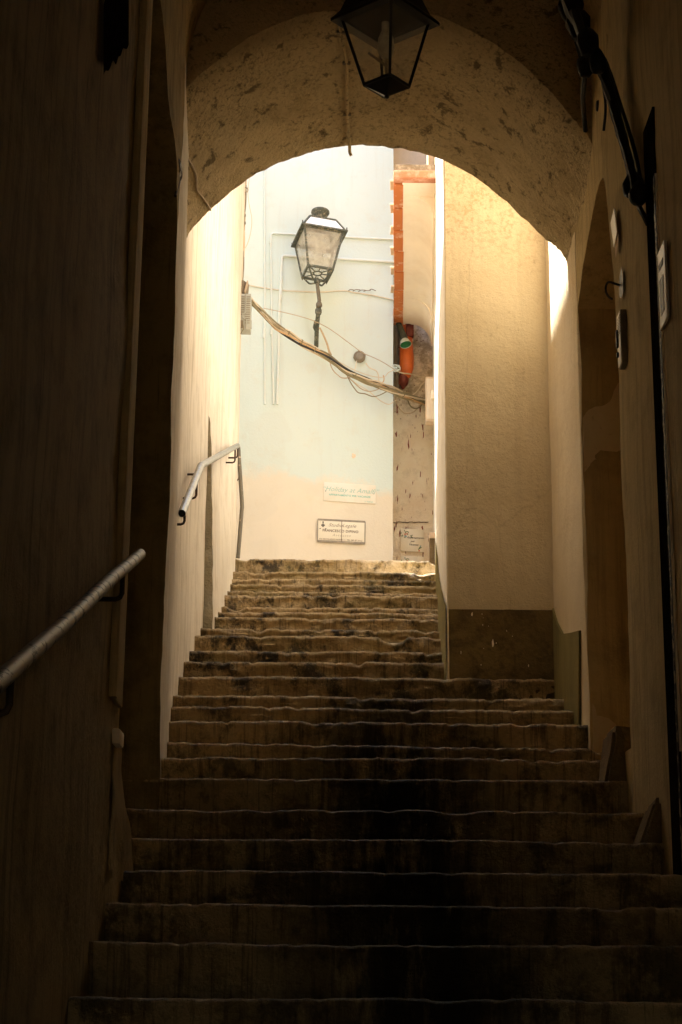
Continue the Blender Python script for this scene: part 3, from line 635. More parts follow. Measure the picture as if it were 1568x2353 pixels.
# street lantern on the far wall
SL = at_y(730, 628, 16.15)
sl = thing('street_lantern', 'weathered green street lantern with milky panes on an arm from the white wall', 'street lantern')
S4 = Matrix.Translation(SL) @ Matrix.Rotation(math.radians(1.5), 4, 'Y') @ Matrix.Rotation(math.radians(-7), 4, 'X') @ Matrix.Rotation(math.radians(14.5), 4, 'Z')
sb, st, hh, brim = 0.255, 0.400, 0.40, 0.475
lantern_frame(S4, sb, st, hh, 0.021, M['lantern_green'], sl, M['frost'])
m = MB()
rr = [[S4 @ Vector((x * s / 2, y * s / 2, z)) for x, y in ((-1, -1), (1, -1), (1, 1), (-1, 1))] for s, z in ((st * .96, hh), (brim, hh - 0.005), (brim, hh + 0.012), (0.43, hh + 0.016))]
for A, B in zip(rr[:-1], rr[1:]):
    for k in range(4): m.quad(A[k], A[(k + 1) % 4], B[(k + 1) % 4], B[k])
def rc_(s_, z_, k): a_ = ((-1, -1), (1, -1), (1, 1), (-1, 1))[k % 4]; return S4 @ Vector((a_[0] * s_ / 2, a_[1] * s_ / 2, z_))
for k in range(4):
    m.bar(rc_(0.43, hh + 0.016, k), rc_(0.27, hh + 0.165, k), 0.018); m.bar(rc_(0.27, hh + 0.165, k), rc_(0.27, hh + 0.165, k + 1), 0.018)
    g = MB(); g.quad(rc_(0.425, hh + 0.02, k), rc_(0.425, hh + 0.02, k + 1), rc_(0.27, hh + 0.163, k + 1), rc_(0.27, hh + 0.163, k)); g.build('roof_pane', M['milk'], sl, smooth=False)
m.quad(*[rc_(0.27, hh + 0.17, k) for k in range(4)])
for x, y in ((-1, -1), (1, -1), (1, 1), (-1, 1)): m.box(S4 @ Vector((x * brim * .48, y * brim * .48, hh + 0.025)), (0.012, 0.012, 0.03))
m.build('roof', M['lantern_green'], sl, ang=20)
m = MB(); m.lathe([(0.045, hh + 0.165), (0.045, hh + 0.228), (0.052, hh + 0.245), (0.080, hh + 0.282), (0.094, hh + 0.305), (0.092, hh + 0.322), (0.03, hh + 0.335), (0.001, hh + 0.337)], S4, 24); m.build('chimney_cap', M['lantern_green'], sl)
m = MB()   # sunburst grille in the floor of the lantern
ring = [S4 @ Vector((0.042 * math.cos(t), 0.042 * math.sin(t), 0.0)) for t in [j * 6.283 / 20 for j in range(21)]]
m.tube(ring, 0.0065, 6, cap=False)
for k in range(8):
    t = k * math.pi / 4 + math.pi / 8 * 0; R0 = 0.044; R1 = sb / 2 / max(abs(math.cos(t)), abs(math.sin(t)))
    m.tube([S4 @ Vector((R0 * math.cos(t), R0 * math.sin(t), 0)), S4 @ Vector((R1 * math.cos(t), R1 * math.sin(t), 0))], 0.0055, 6)
m.build('floor_grille', M['lantern_green'], sl)
m = MB()
for x, y in ((-1, -1), (1, -1), (1, 1), (-1, 1)):
    m.tube(spline([S4 @ Vector(q) for q in ((x * sb * .47, y * sb * .47, 0), (x * sb * .36, y * sb * .36, -0.05), (x * sb * .24, y * sb * .24, -0.095), (x * 0.02, y * 0.02, -0.105))], 5), 0.009, 8)
    m.lathe([(0.011, 0.005), (0.011, -0.012), (0.001, -0.035)], S4 @ Matrix.Translation((x * sb * .49, y * sb * .49, 0)), 8)
m.lathe([(0.012, -0.055), (0.032, -0.075), (0.034, -0.10), (0.026, -0.115), (0.018, -0.12)], S4, 14)
m.build('cradle', M['lantern_green'], sl)
m = MB(); m.lathe([(0.001, 0.20), (0.05, 0.215), (0.082, 0.26), (0.075, 0.315), (0.04, 0.36), (0.03, 0.39)], S4, 20); m.build('globe', M['frost'], sl)
m = MB(); jp = at_y(731, 706, 16.17); j2 = at_y(729, 745, 16.25)
m.tube([S4 @ Vector((0, 0, -0.105)), at_y(734, 690, 16.15), jp, at_y(732, 722, 16.18)], 0.0185, 12)
m.lathe([(0.019, -0.03), (0.030, -0.02), (0.032, 0.0), (0.028, 0.018), (0.019, 0.03)], Matrix.Translation(at_y(733.5, 700, 16.16)), 12)
m.build('pole', M['rustpipe'], sl)
m = MB(); wl = at_y(727, 796, fy(-0.25) - 0.005)
ap = [at_y(732.5, 712, 16.17), at_y(730, 735, 16.27), at_y(728, 765, 16.42), wl]
m.tube(spline(ap, 5), 0.0225, 12); m.lathe([(0.026, -0.03), (0.034, -0.01), (0.034, 0.02), (0.024, 0.04)], Matrix.Translation(at_y(732, 716, 16.18)), 10)
m.tube([at_y(725, 737, 16.27), at_y(723.5, 752, 16.33), at_y(726, 762, 16.4)], [0.012, 0.02, 0.01], 8)
m.build('wall_arm', M['lantern_green'], sl)

# ------------------------------------------------------------------ conduits on the white wall
def fw(px, py, off=0.012):
    Y = 16.5
    for _ in range(4): Y = fy(at_y(px, py, Y).x)
    q = at_y(px, py, Y); q.y -= off; return q
def conduit(label, pts, r, sleeve=None, fade=None, group='painted conduits on the white house wall'):
    t = thing('conduit', label, 'conduit', group); m = MB(); m.tube(pts, r, 10); m.build('pipe', M['conduit'], t)
    for a, b in sleeve or []:
        s = MB(); s.tube([a, b], r * 1.3, 12); s.build('sleeve', M['conduit'], t)
    return t
conduit('leftmost straight pale conduit, running full height without an elbow', [fw(608.5, y) for y in (370, 500, 650, 800, 930)], 0.0105, [(fw(607, 756), fw(606.5, 778))])
conduit('middle pale conduit that turns right at an elbow level with the lantern roof', [fw(629, 930), fw(626, 800), fw(624, 680), fw(623, 550), fw(623.3, 541), fw(627, 537), fw(640, 537.5), fw(760, 544), fw(905, 551)], 0.0105, [(fw(624, 757), fw(624, 770)), (fw(622.5, 557), fw(622.5, 561))])
conduit('thick pale conduit that turns right at a lower elbow behind the lantern', [fw(637, 930), fw(640, 830), fw(643.5, 690), fw(648, 600), fw(649, 591), fw(655, 588.5), fw(670, 589.5), fw(800, 597), fw(905, 603)], 0.0145, [(fw(647.5, 632), fw(644, 690))])
def cable(name, label, pts, r, mat, cat='cable', group=None, sub=7, seg=6):
    m = MB(); m.tube(spline(pts, sub), r, seg); o = m.build(name, M[mat]); return tag(o, label, cat, group)
cable('cable', 'painted over cable sagging along the white wall behind the lantern pole', [fw(568, 655), fw(604, 662), fw(650, 668), fw(700, 671), fw(737, 672), (fw(790, 669)), fw(815, 673), fw(860, 680), fw(905, 690)], 0.008, 'painted_cable')
tw = MB(); rnd = random.Random(3)
for k in range(5):
    a0 = fw(800 + 12 * k, 671 - rnd.uniform(0, 3)); tw.tube(spline([a0, fw(806 + 12 * k, 667 + rnd.uniform(-3, 3), .03), fw(816 + 12 * k, 669 + rnd.uniform(-2, 2), .02)], 4), 0.004, 5)
tag(tw.build('dried_twig', M['boxdark']), 'small dry twig caught on the painted wall cable', 'twig')

# ------------------------------------------------------------------ cable bundle and loose wires
mats = ['cable_olive', 'cable_tan', 'cable_pale', 'cable_dark', 'cable_orange', 'cable_tan', 'cable_olive', 'cable_pale']
BP = [(577, 692), (592, 706), (612, 727), (634, 750), (662, 766), (692, 786), (722, 803), (755, 822), (790, 848), (815, 862), (845, 876), (870, 885), (898, 895), (925, 906), (950, 915), (979, 925)]
def by(px): return 15.45 + (px - 577) / 326 * 1.0 if px < 903 else 16.45 + (px - 903) / 76 * 0.55
cb = thing('cable_bundle', 'twisted bundle of tan and black cables sagging across the white wall', 'cables')
for k in range(9):
    pts = []
    for i, (x, y) in enumerate(BP):
        q = at_y(x, y, by(x)); fan = 0.012 + 0.014 * abs(math.sin(i * 1.1 + k)); t = k * 0.7 + i * 0.55
        pts.append(q + Vector((math.cos(t) * fan * .6, math.sin(t * 1.3 + k) * fan, math.sin(t) * fan * 1.25)))
    m = MB(); m.tube(spline(pts, 4), 0.0075 if k % 3 else 0.011, 6); m.build('cable_strand', M[mats[k % 8]], cb)
for i in (4, 5, 6, 7, 9, 13):
    x, y = BP[i]; q = at_y(x, y, by(x)); nx = (at_y(*BP[i + 1], by(BP[i + 1][0])) - q).normalized()
    m = MB(); m.tube([q - nx * 0.004, q + nx * 0.004], 0.030, 12); m.build('tie', M['cable_olive'], cb)
def wy(px, py): q = at_y(px, py, min(by(px) + 0.12, fw(px, py).y - 0.03 if px < 900 else RY - 0.06)); return q
WR = 'loose wires hanging round the cable bundle'
def wire(label, P, r, mat): return cable('wire', label, [wy(x, y) for x, y in P], r, mat, 'wire', WR)
wire('long thin wire crossing behind the lantern arm to the knot by the orange pipe', [(606, 708), (650, 717), (690, 727), (721, 737), (760, 757), (804, 789), (833, 810), (860, 822), (880, 832), (909, 850)], 0.0035, 'cable_tan')
wire('wire pair continuing from the white knot over the orange pipe to the right', [(909, 851), (925, 857), (942, 859), (960, 864), (979, 869)], 0.007, 'cable_pale')
wire('cable dropping from the end of the lantern arm into the bundle', [(735, 753), (744, 770), (753, 792), (757, 806), (762, 816)], 0.0085, 'cable_tan')
wire('second cable from the lantern arm swinging below the bundle', [(734, 752), (742, 768), (751, 790), (757, 812), (768, 834), (782, 850), (800, 862)], 0.006, 'cable_tan')
wire('loop hanging lowest left below the bundle with a joint at its bottom', [(758, 820), (760, 838), (767, 852), (777, 862), (786, 868), (800, 868), (812, 862)], 0.0055, 'cable_tan')
wire('dark sagging loop under the middle of the bundle', [(794, 850), (803, 873), (814, 891), (824, 902), (840, 905), (857, 911), (872, 908), (892, 898)], 0.0055, 'cable_olive')
wire('pale shallow loop under the middle of the bundle', [(781, 842), (797, 862), (815, 880), (830, 893), (847, 899), (862, 897), (875, 892)], 0.005, 'cable_tan')
wire('long pale wire that dips lowest and rises over the recessed wall', [(800, 866), (820, 882), (845, 897), (860, 909), (874, 920), (889, 928), (898, 928), (906, 922), (922, 916), (942, 913), (958, 917), (978, 925)], 0.004, 'cable_pale')
wire('wire from the left of the round fixture down to the bundle', [(820, 829), (818, 840), (815, 854)], 0.005, 'painted_cable')
wire('wire from the right of the round fixture curling to the bundle', [(841, 834), (850, 845), (865, 852), (870, 862), (871, 876)], 0.006, 'painted_cable')
wire('two thin strands swinging from the bundle up to the white knot', [(760, 822), (780, 832), (810, 848), (840, 860), (865, 866), (883, 866), (893, 856), (905, 850)], 0.004, 'cable_pale')
wire('short orange hook of wire at the right of the bundle', [(850, 878), (868, 880), (880, 878), (883, 870), (881, 862)], 0.005, 'cable_orange')
wire('white wire curving up to the meter cover on the right', [(942, 910), (952, 905), (962, 895), (970, 883), (979, 876)], 0.006, 'cable_pale')
wire('olive cable loop hanging lowest in front of the recessed wall', [(935, 897), (936, 912), (942, 930), (952, 938), (964, 936), (972, 925), (977, 915)], 0.008, 'cable_olive')
wire('wide tan cable loop drooping in front of the recessed wall', [(907, 905), (910, 920), (918, 938), (932, 950), (950, 947), (965, 932), (974, 917)], 0.006, 'cable_tan')
kn = MB(); rnd = random.Random(5); kc = wy(911, 847)
pts = [kc + Vector((rnd.uniform(-.035, .035), rnd.uniform(-.02, .02), rnd.uniform(-.03, .04))) for _ in range(16)]
kn.tube(spline(pts, 5), 0.0075, 6); tag(kn.build('wire_knot', M['shade_out']), 'white knotted wire on the corner beside the orange pipe', 'wire knot')
# painted vertical cables in the corner of the recess
cc = thing('corner_cables', 'dark vertical cables clipped in the corner left of the orange pipe', 'cables')
for k, x in enumerate((906, 910, 914)):
    m = MB(); m.tube(spline([at_y(x + math.sin(i * 1.7 + k), y_, RY - 0.06) for i, y_ in enumerate((735, 775, 815, 850, 880, 905))], 4), 0.013, 8); m.build('cable_strand', M['boxdark' if k else 'cable_olive'], cc)

# round fixture, spot stain
rf = thing('junction_box', 'round grey weathered junction box on the white wall above the cables', 'junction box')
c0 = fw(826.5, 821, 0.0); MR = Matrix.Translation(c0) @ Matrix.Rotation(math.radians(90), 4, 'X')
m = MB(); m.lathe([(0.060, 0.0), (0.060, 0.03), (0.054, 0.040), (0.001, 0.042)], MR, 20); m.build('box_body', M['boxdark'], rf)
m = MB(); m.lathe([(0.036, 0.040), (0.036, 0.047), (0.022, 0.050), (0.020, 0.046), (0.001, 0.047)], MR, 16); m.build('lid', M['sign_edge'], rf)
for a_ in (0.2, 1.7, 3.3, 4.9): m = MB(); m.box(c0 + Vector((0.055 * math.cos(a_), -0.02, 0.055 * math.sin(a_))), (0.016, 0.03, 0.016), bev=0.004); m.build('lug', M['boxdark'], rf)

# ------------------------------------------------------------------ boxes on the end of the left wall
ub = thing('utility_box', 'ribbed grey plastic utility box at the corner of the left wall', 'utility box')
YB_ = 15.30
c1 = at_y(548, 674, YB_); c2 = at_y(575.5, 757, YB_)
w_, h_ = c2.x - c1.x + 0.12, c1.z - c2.z; cx_, cz_ = (c1.x - 0.12 + c2.x) / 2, (c1.z + c2.z) / 2
m = MB(); m.box((cx_, YB_ + 0.07, cz_), (w_, 0.14, h_), bev=0.008)
m.build('box_body', M['boxgrey'], ub)
m = MB()
for k in range(9): m.box((c1.x + 0.03, YB_ - 0.004, c1.z - 0.035 - k * 0.022), (0.062, 0.006, 0.004))
for k in range(13): m.box((c2.x - 0.03, YB_ - 0.004, c1.z - 0.035 - k * 0.022), (0.048, 0.006, 0.003))
m.build('rib', M['boxdark'], ub)['kind'] = 'stuff'
m = MB(); xs = at_y(565, 700, YB_).x
m.tube([(xs, YB_ - 0.008, c1.z - 0.004), (xs, YB_ - 0.008, c1.z - 0.19), (xs - 0.025, YB_ - 0.008, c1.z - 0.21), (xs - 0.025, YB_ - 0.008, c1.z - 0.25), (xs + 0.012, YB_ - 0.008, c1.z - 0.27), (xs + 0.012, YB_ - 0.008, c2.z + 0.004)], 0.006, 6); m.build('seam', M['boxgrey'], ub)
m = MB(); m.box((c1.x + 0.03, YB_ - 0.006, c2.z + 0.05), (0.05, 0.02, 0.075), bev=0.004); m.build('socket', M['boxdark'], ub)
m = MB(); m.box((c2.x + 0.004, YB_ + 0.03, c2.z + 0.06), (0.012, 0.03, 0.08), bev=0.003); m.build('latch', M['boxgrey'], ub)
cable('wire', 'thin wire curling out below the grey utility box', [(c1.x + 0.05, YB_ - 0.02, c2.z + 0.06), (c1.x + 0.06, YB_ - 0.03, c2.z), at_y(556, 762, YB_), at_y(549, 773, YB_)], 0.004, 'cable_olive', 'wire')
jb = thing('junction_box', 'small brown weathered junction box sitting above the ribbed utility box', 'junction box')
a = at_y(549, 645, 15.34); b = at_y(565, 672, 15.34)
m = MB(); m.box(((a.x + b.x) / 2 - 0.02, 15.39, (a.z + b.z) / 2), (b.x - a.x + 0.05, 0.12, a.z - b.z), Matrix.Rotation(math.radians(4), 3, 'Y') @ Matrix.Rotation(math.radians(-25), 3, 'Z'), bev=0.006); m.build('box_body', M['boxdark'], jb)
m = MB(); m.box((b.x + 0.002, 15.36, (a.z + b.z) / 2 - 0.005), (0.012, 0.10, a.z - b.z), Matrix.Rotation(math.radians(14), 3, 'Y'), bev=0.004); m.build('lid', M['shutter'], jb)
vc = thing('wall_cables', 'tangle of tan and orange cables running down the far edge of the left wall', 'cables')
for k, (mt, r_) in enumerate((('cable_tan', .009), ('cable_orange', .008), ('cable_tan', .007), ('boxdark', .008), ('cable_pale', .006))):
    pts = [at_y(563.0 + 2.6 * math.sin(i * 1.3 + k * 1.9) * (1 - i / 12) + k * 0.6 - 0.95 * i, yy, 15.52) for i, yy in enumerate((395, 430, 465, 500, 535, 570, 600, 630, 652))]
    m = MB(); m.tube(spline(pts, 4), r_, 6); m.build('cable_strand', M[mt], vc)
for yy in (446, 494, 512): m = MB(); m.box(at_y(560.5, yy, 15.50), (0.04, 0.03, 0.02), bev=0.004); m.build('clip', M['boxdark'], vc)
cable('wire_loop', 'long thin pale wire looping down beside the left wall edge', [at_y(x, y_, 15.33) for x, y_ in ((575, 400), (570, 440), (573, 470), (579, 505), (575, 540), (566, 566), (556, 572), (548, 560), (544, 530), (546, 480), (551, 425))], 0.004, 'cable_pale', 'wire')
ring = MB(); rc0 = at_y(564, 436, 15.36)
ring.tube([rc0 + Vector((0.026 * math.cos(t), 0, 0.026 * math.sin(t))) for t in [j * 6.283 / 18 for j in range(19)]], 0.007, 8, cap=False)
ring.tube([rc0 + Vector((-0.02, 0, 0)), rc0 + Vector((-0.06, 0.02, 0))], 0.008, 8)
tag(ring.build('eye_bolt', M['sign_edge']), 'grey ring bolt fixed among the cables below the arch', 'ring bolt')

# ------------------------------------------------------------------ canopy over the right wall
zc = at_y(918, 745, 16.9).z
A0 = at_z(905, 402, zc); A1 = at_z(906, 745, zc); I0 = at_z(930, 420, zc); I1 = at_z(930, 745, zc)
yn, yf = A0.y, A1.y
def xL(y): return A0.x + (A1.x - A0.x) * (y - A0.y) / (A1.y - A0.y)
def xI(y): return I0.x + (I1.x - I0.x) * (y - I0.y) / (I1.y - I0.y)
YAW = Matrix.Rotation(-math.atan2(A1.x - A0.x, A1.y - A0.y), 3, 'Z')
cp = thing('canopy', 'terracotta edged plaster canopy jutting from the right wall above the steps', 'canopy')
m = MB()
for za, zb_ in ((zc + 0.012, zc + 0.105),):
    q4 = [(xL(yn) + .008, yn + .008), (1.0, yn + .008), (1.0, yf - .008), (xL(yf) + .008, yf - .008)]
    prism(m, q4, za, zb_, 0.2, wobble=False); m.add([(x, y, za) for x, y in q4], [(0, 1, 2, 3)])
m.build('slab', M['mortar'], cp)
N = 7; L = (yf - yn - 0.15) / N
for k in range(N):
    yc_ = yn + 0.15 + L * (k + 0.5); m = MB(); wd = xI(yc_) - xL(yc_) - 0.012
    m.box((xL(yc_) + wd / 2 + 0.004 * math.sin(k * 5), yc_, zc - 0.002), (wd, L - 0.036, 0.03), YAW @ Matrix.Rotation(0.015 * math.sin(k * 3.1), 3, 'Z'), bev=0.004); m.build('edge_tile', M['tile'], cp)
    if k < 6:
        yt = yn + 0.42 + L * k; m = MB(); m.box((xL(yt) - 0.002, yt, zc + 0.115), (0.06, 0.17, 0.020), YAW @ Matrix.Rotation(0.05 * math.sin(k * 4), 3, 'Z'), bev=0.006); m.build('roof_tile', M['peach'], cp)
m = MB(); xr_ = wall_x(yn) + 0.02; m.box(((xL(yn) + xr_) / 2, yn + 0.05, zc + 0.012), (xr_ - xL(yn), 0.11, 0.07), bev=0.012); m.build('front_tile', M['tile_edge'], cp)
prof = [(math.sin(i / 14 * math.pi / 2), 1 - math.cos(i / 14 * math.pi / 2)) for i in range(15)]
def cove(ya_, yb_, name, drop, x_in):
    """quarter-round plaster cove from the tile edge down to the wall"""
    m = MB()
    def sec(y, i):
        x0 = xI(y) + 0.004; x1 = wall_x(y) - 0.02; xs = x0 + (x1 - x0) * x_in
        a_, b_ = prof[i]; return (xs + (x1 - xs) * a_, y, zc - 0.006 - drop * b_)
    m.grid(lambda u, v: sec(ya_ + (yb_ - ya_) * u, min(14, int(round(v * 14)))), 24, 14)
    for y in (ya_, yb_):
        vs_ = [sec(y, i) for i in range(15)] + [(wall_x(y) + 0.03, y, zc - 0.006 - drop), (wall_x(y) + 0.03, y, zc + 0.02), (xI(y) + 0.004, y, zc + 0.02)]
        m.add(vs_, [tuple(range(len(vs_)))])
    m.grid(lambda u, v: (sec(ya_ + (yb_ - ya_) * u, 14)[0] + 0.06 * v, ya_ + (yb_ - ya_) * u, zc - 0.006 - drop), 12, 1)
    return m.build(name, M['soffit'], cp)
cove(yn + 0.40, yf - 0.70, 'cove', 0.20, 0.30); cove(yf - 0.70, yf - 0.012, 'cove', 0.235, 0.26)
m = MB(); m.grid(lambda u, v: (xI(yn) + 0.0 + (wall_x(yn) - xI(yn) + 0.01) * u, yn + 0.105 + (yf - yn - 0.13) * v, zc - 0.002), 6, 6); m.build('soffit', M['soffit'], cp)
m = MB(); m.grid(lambda u, v: (xI(yn + (yf - yn) * u) - 0.014 + 0.02 * v, yn + 0.11 + (yf - yn - 0.12) * u, zc - 0.006), 20, 1); m.build('soffit_edge', M['soffit'], cp)

# bits on the sunlit right wall seen edge-on
sh = thing('shutter', 'weathered shutter standing open edge-on beside the canopy', 'shutter')
sa = at_y(999, 350, 14.3); sz0 = at_y(996, 655, 14.6).z; yS = 14.3
m = MB(); m.box((wall_x(yS) - 0.035, yS + 0.02, (sa.z + sz0) / 2 + 0.35), (0.07, 0.045, sa.z - sz0 - 0.4), bev=0.006); m.build('leaf_panel', M['shutter'], sh)
m = MB(); m.box((wall_x(yS) - 0.06, yS - 0.012, (sa.z + sz0) / 2 + 0.35), (0.012, 0.02, sa.z - sz0 - 0.42), bev=0.003); m.build('edge_strip', M['soffit'], sh)
mc = thing('meter_cover', 'beige box cover on the right wall where the cables end', 'meter box')
a = at_y(979, 865, 16.55); b = at_y(991, 968, 16.55)
m = MB(); m.box((a.x + 0.05, 16.62, (a.z + b.z) / 2), (0.10, 0.14, a.z - b.z), bev=0.006); m.build('cover', M['peach'], mc)
m = MB(); m.box((a.x + 0.045, 16.545, (a.z + b.z) / 2), (0.075, 0.012, a.z - b.z - 0.05), bev=0.003); m.build('cover_plate', M['soffit'], mc)
a = at_y(994, 908, 15.9)
tag(MB().box((wall_x(15.9) - 0.012, 15.9, a.z), (0.04, 0.07, 0.085), bev=0.008).build('doorbell', M['soffit']), 'tiny pale doorbell on the sunlit right wall', 'doorbell')
a = at_y(989, 1239, 16.3); b = at_y(998, 1281, 16.3)
ds = thing('door_post', 'short brown timber post foot at the right end of the top step', 'post')
m = MB(); m.box((wall_x(16.3) - 0.02, 16.3, (a.z + b.z) / 2 - 0.1), (0.06, 0.07, a.z - b.z + 0.2), bev=0.005); m.build('post', M['stoneblock'], ds)
m = MB(); m.box((wall_x(16.3) - 0.02, 16.3, a.z + 0.03), (0.066, 0.076, 0.06), bev=0.006); m.build('cap', M['peach'], ds)

# ------------------------------------------------------------------ orange downpipe and green spotlight
dp = thing('drainpipe', 'orange plastic drainpipe with dark maroon end against the recessed wall', 'drainpipe')
Yp = RY - 0.12
m = MB(); m.tube(spline([at_y(935, 700, Yp + .04), at_y(935, 760, Yp + .03), at_y(934.5, 800, Yp)], 5), [0.062] * 11, 20); m.build('upper_pipe', M['orange'], dp)
m = MB(); m.tube(spline([at_y(934.5, 795, Yp), at_y(934.7, 812, Yp - 0.02), at_y(935, 830, Yp - 0.03), at_y(934, 848, Yp - .02), at_y(932, 866, Yp + 0.02)], 5), [0.070] * 5 + [0.074] * 10 + [0.070, 0.068, 0.064, 0.060, 0.056, 0.052], 20); m.build('elbow', M['orange'], dp)
m = MB(); m.tube(spline([at_y(929, 852, Yp + .0), at_y(928.5, 868, Yp + .0), at_y(927.5, 882, Yp + .06), at_y(926.5, 893, Yp + .1)], 5), [0.045] * 5 + [0.052] * 5 + [0.045, 0.04, 0.03, 0.025, 0.02, 0.015], 16); m.build('pipe_end', M['maroon'], dp)
m = MB(); m.box(at_y(942, 752, Yp - .02) + Vector((0, 0, 0.1)), (0.08, 0.09, 0.42), bev=0.01); m.build('maroon_board', M['maroon'], dp)
sp = thing('spotlight', 'green spotlight on a dark neck in front of the orange pipe', 'spotlight')
n0, n1 = at_y(916, 742, 16.84), at_y(930, 781, 16.76); ax = (n1 - n0).normalized()
ax2 = Vector((0.20, -0.30, -0.92)).normalized(); zq = ax2.to_track_quat('Z', 'Y').to_matrix().to_4x4(); S5 = Matrix.Translation(n1) @ zq
m = MB(); m.tube([n0, n0.lerp(n1, .5), n1 - ax * 0.02, n1], [0.030, 0.034, 0.042, 0.038], 14); m.build('neck', M['lampgreen'], sp)
m = MB(); m.lathe([(0.030, -0.01), (0.044, 0.012), (0.056, 0.045), (0.061, 0.065), (0.058, 0.065), (0.052, 0.045)], S5, 24); m.build('shade', M['shade_out'], sp)
m = MB(); m.lathe([(0.057, 0.060), (0.050, 0.050), (0.034, 0.038), (0.001, 0.034)], S5, 24); m.build('lens', M['shade_in'], sp)

# ------------------------------------------------------------------ signs
def plane_on_wall(fn, tl, tr, bl, off):
    A, B, C = fn(*tl, off), fn(*tr, off), fn(*bl, off); return A, (B - A), (C - A)
def plaque(name, label, fn, tl, tr, bl, th, mat, cat, edge=None):
    t = thing(name, label, cat); A, U, V = plane_on_wall(fn, tl, tr, bl, th); N = U.cross(V).normalized()
    if N.y > 0: N = -N
    R = Matrix((U.normalized(), V.normalized(), N)).transposed()
    m = MB(); m.box(A + U / 2 + V / 2 - N * th / 2, (U.length, V.length, th), R, bev=min(0.004, th * .3)); m.build('panel', mat, t)
    return t, A, U, V, N
def put(mb, A, U, V, N, s, u, v, size, shear=0.0, bold=0.0, sp=1.0, rise=0.0022):
    text_mb(mb, s, size, A + U * u + V * v, U.normalized(), -V.normalized(), N * rise, shear, bold, sp)
def disc(mb, A, U, V, N, u, v, r, rise=0.002, m=10, sq=1.0, rot=0.0):
    c = A + U * u + V * v + N * rise; x, y = U.normalized(), -V.normalized(); cr, sr = math.cos(rot), math.sin(rot)
    pts = []
    for j in range(m):
        a, b = r * math.cos(j * 6.283 / m), r * sq * math.sin(j * 6.283 / m); pts.append(c + x * (a * cr - b * sr) + y * (a * sr + b * cr))
    mb.add(pts, [tuple(range(m))])
# holiday flat sign
t, A, U, V, N = plaque('sign', 'white holiday apartment sign with teal script on the white wall', fw, (745, 1108), (864, 1116), (744, 1151), 0.010, M['sign_white'], 'sign')
W_ = U.length
m = MB(); put(m, A, U, V, N, '\u201cHoliday at Amalfi\u201d', 0.5, 0.47, W_ * 0.135, 0.42, -0.0003, 1.02); m.build('script_lettering', M['ink_pale'], t, smooth=False)
m = MB(); put(m, A, U, V, N, 'APPARTAMENTO PER VACANZE', 0.5, 0.70, W_ * 0.052, 0, 0.0006, 1.08); m.build('lettering', M['ink_teal'], t, smooth=False)
m = MB(); put(m, A, U, V, N, '2\u00b0 PIANO', 0.87, 0.95, W_ * 0.04, 0, 0, 1.0); m.build('small_lettering', M['ink_teal'], t, smooth=False)
for su, sv in ((0.035, 0.48), (0.965, 0.46)): m = MB(); disc(m, A, U, V, N, su, sv, 0.005); m.build('screw', M['ink_brown'], t, smooth=False)
# law office sign
t, A, U, V, N = plaque('sign', 'rust stained two panel law office sign with brown lettering', fw, (731, 1195), (839.5, 1200.5), (730, 1244), 0.022, M['sign_rust'], 'sign')
W_ = U.length; H_ = V.length
m = MB()
for (u0, v0, u1, v1) in ((0, 0, 1, 0), (0, 1, 1, 1), (0, 0, 0, 1), (1, 0, 1, 1)): m.bar(A + U * u0 + V * v0 - N * 0.004, A + U * u1 + V * v1 - N * 0.004, 0.009, 0.02)
m.build('edge', M['sign_edge'], t)
m = MB(); m.bar(A + U * 0.505 + V * 0.01 + N * 0.001, A + U * 0.505 + V * 0.99 + N * 0.001, 0.005, 0.004); m.build('panel_joint', M['ink_brown'], t)
m = MB(); put(m, A, U, V, N, 'Studio', 0.37, 0.30, W_ * 0.105, 0.4, -0.0004, 1.1); m.build('script_lettering', M['ink_brown'], t, smooth=False)
m = MB(); put(m, A, U, V, N, 'Legale', 0.66, 0.30, W_ * 0.105, 0.4, -0.0004, 1.1); m.build('script_lettering', M['ink_brown'], t, smooth=False)
m = MB(); put(m, A, U, V, N, 'Avvocato', 0.50, 0.75, W_ * 0.082, 0.4, -0.0008, 1.25); m.build('script_lettering', M['ink_brown'], t, smooth=False)
m = MB(); put(m, A, U, V, N, 'FRANCESCO DIPINO', 0.48, 0.55, W_ * 0.078, 0, 0.0005, 1.05); m.build('lettering', M['ink_brown'], t, smooth=False)
m = MB(); put(m, A, U, V, N, 'VIA ERCOLANO MARINI 11  TEL 089 87 34 62', 0.49, 0.935, W_ * 0.046, 0, 0, 1.0); m.build('lettering', M['ink_brown'], t, smooth=False)
m = MB()
for k in range(4):
    a_ = k * math.pi / 2; c_ = A + U * 0.11 + V * 0.26 + N * 0.002; x_, y_ = U.normalized(), -V.normalized(); e = x_ * math.cos(a_) + y_ * math.sin(a_); n_ = x_ * -math.sin(a_) + y_ * math.cos(a_)
    m.add([c_ + n_ * .002, c_ + e * 0.019 + n_ * 0.010, c_ + e * 0.016, c_ + e * 0.019 - n_ * 0.010, c_ - n_ * .002], [(0, 1, 2, 3, 4)])
disc(m, A, U, V, N, 0.11, 0.12, 0.007, sq=1.3); disc(m, A, U, V, N, 0.05, 0.42, 0.008, sq=.5); disc(m, A, U, V, N, 0.17, 0.42, 0.008, sq=.5)
m.build('emblem', M['ink_dark'], t, smooth=False)
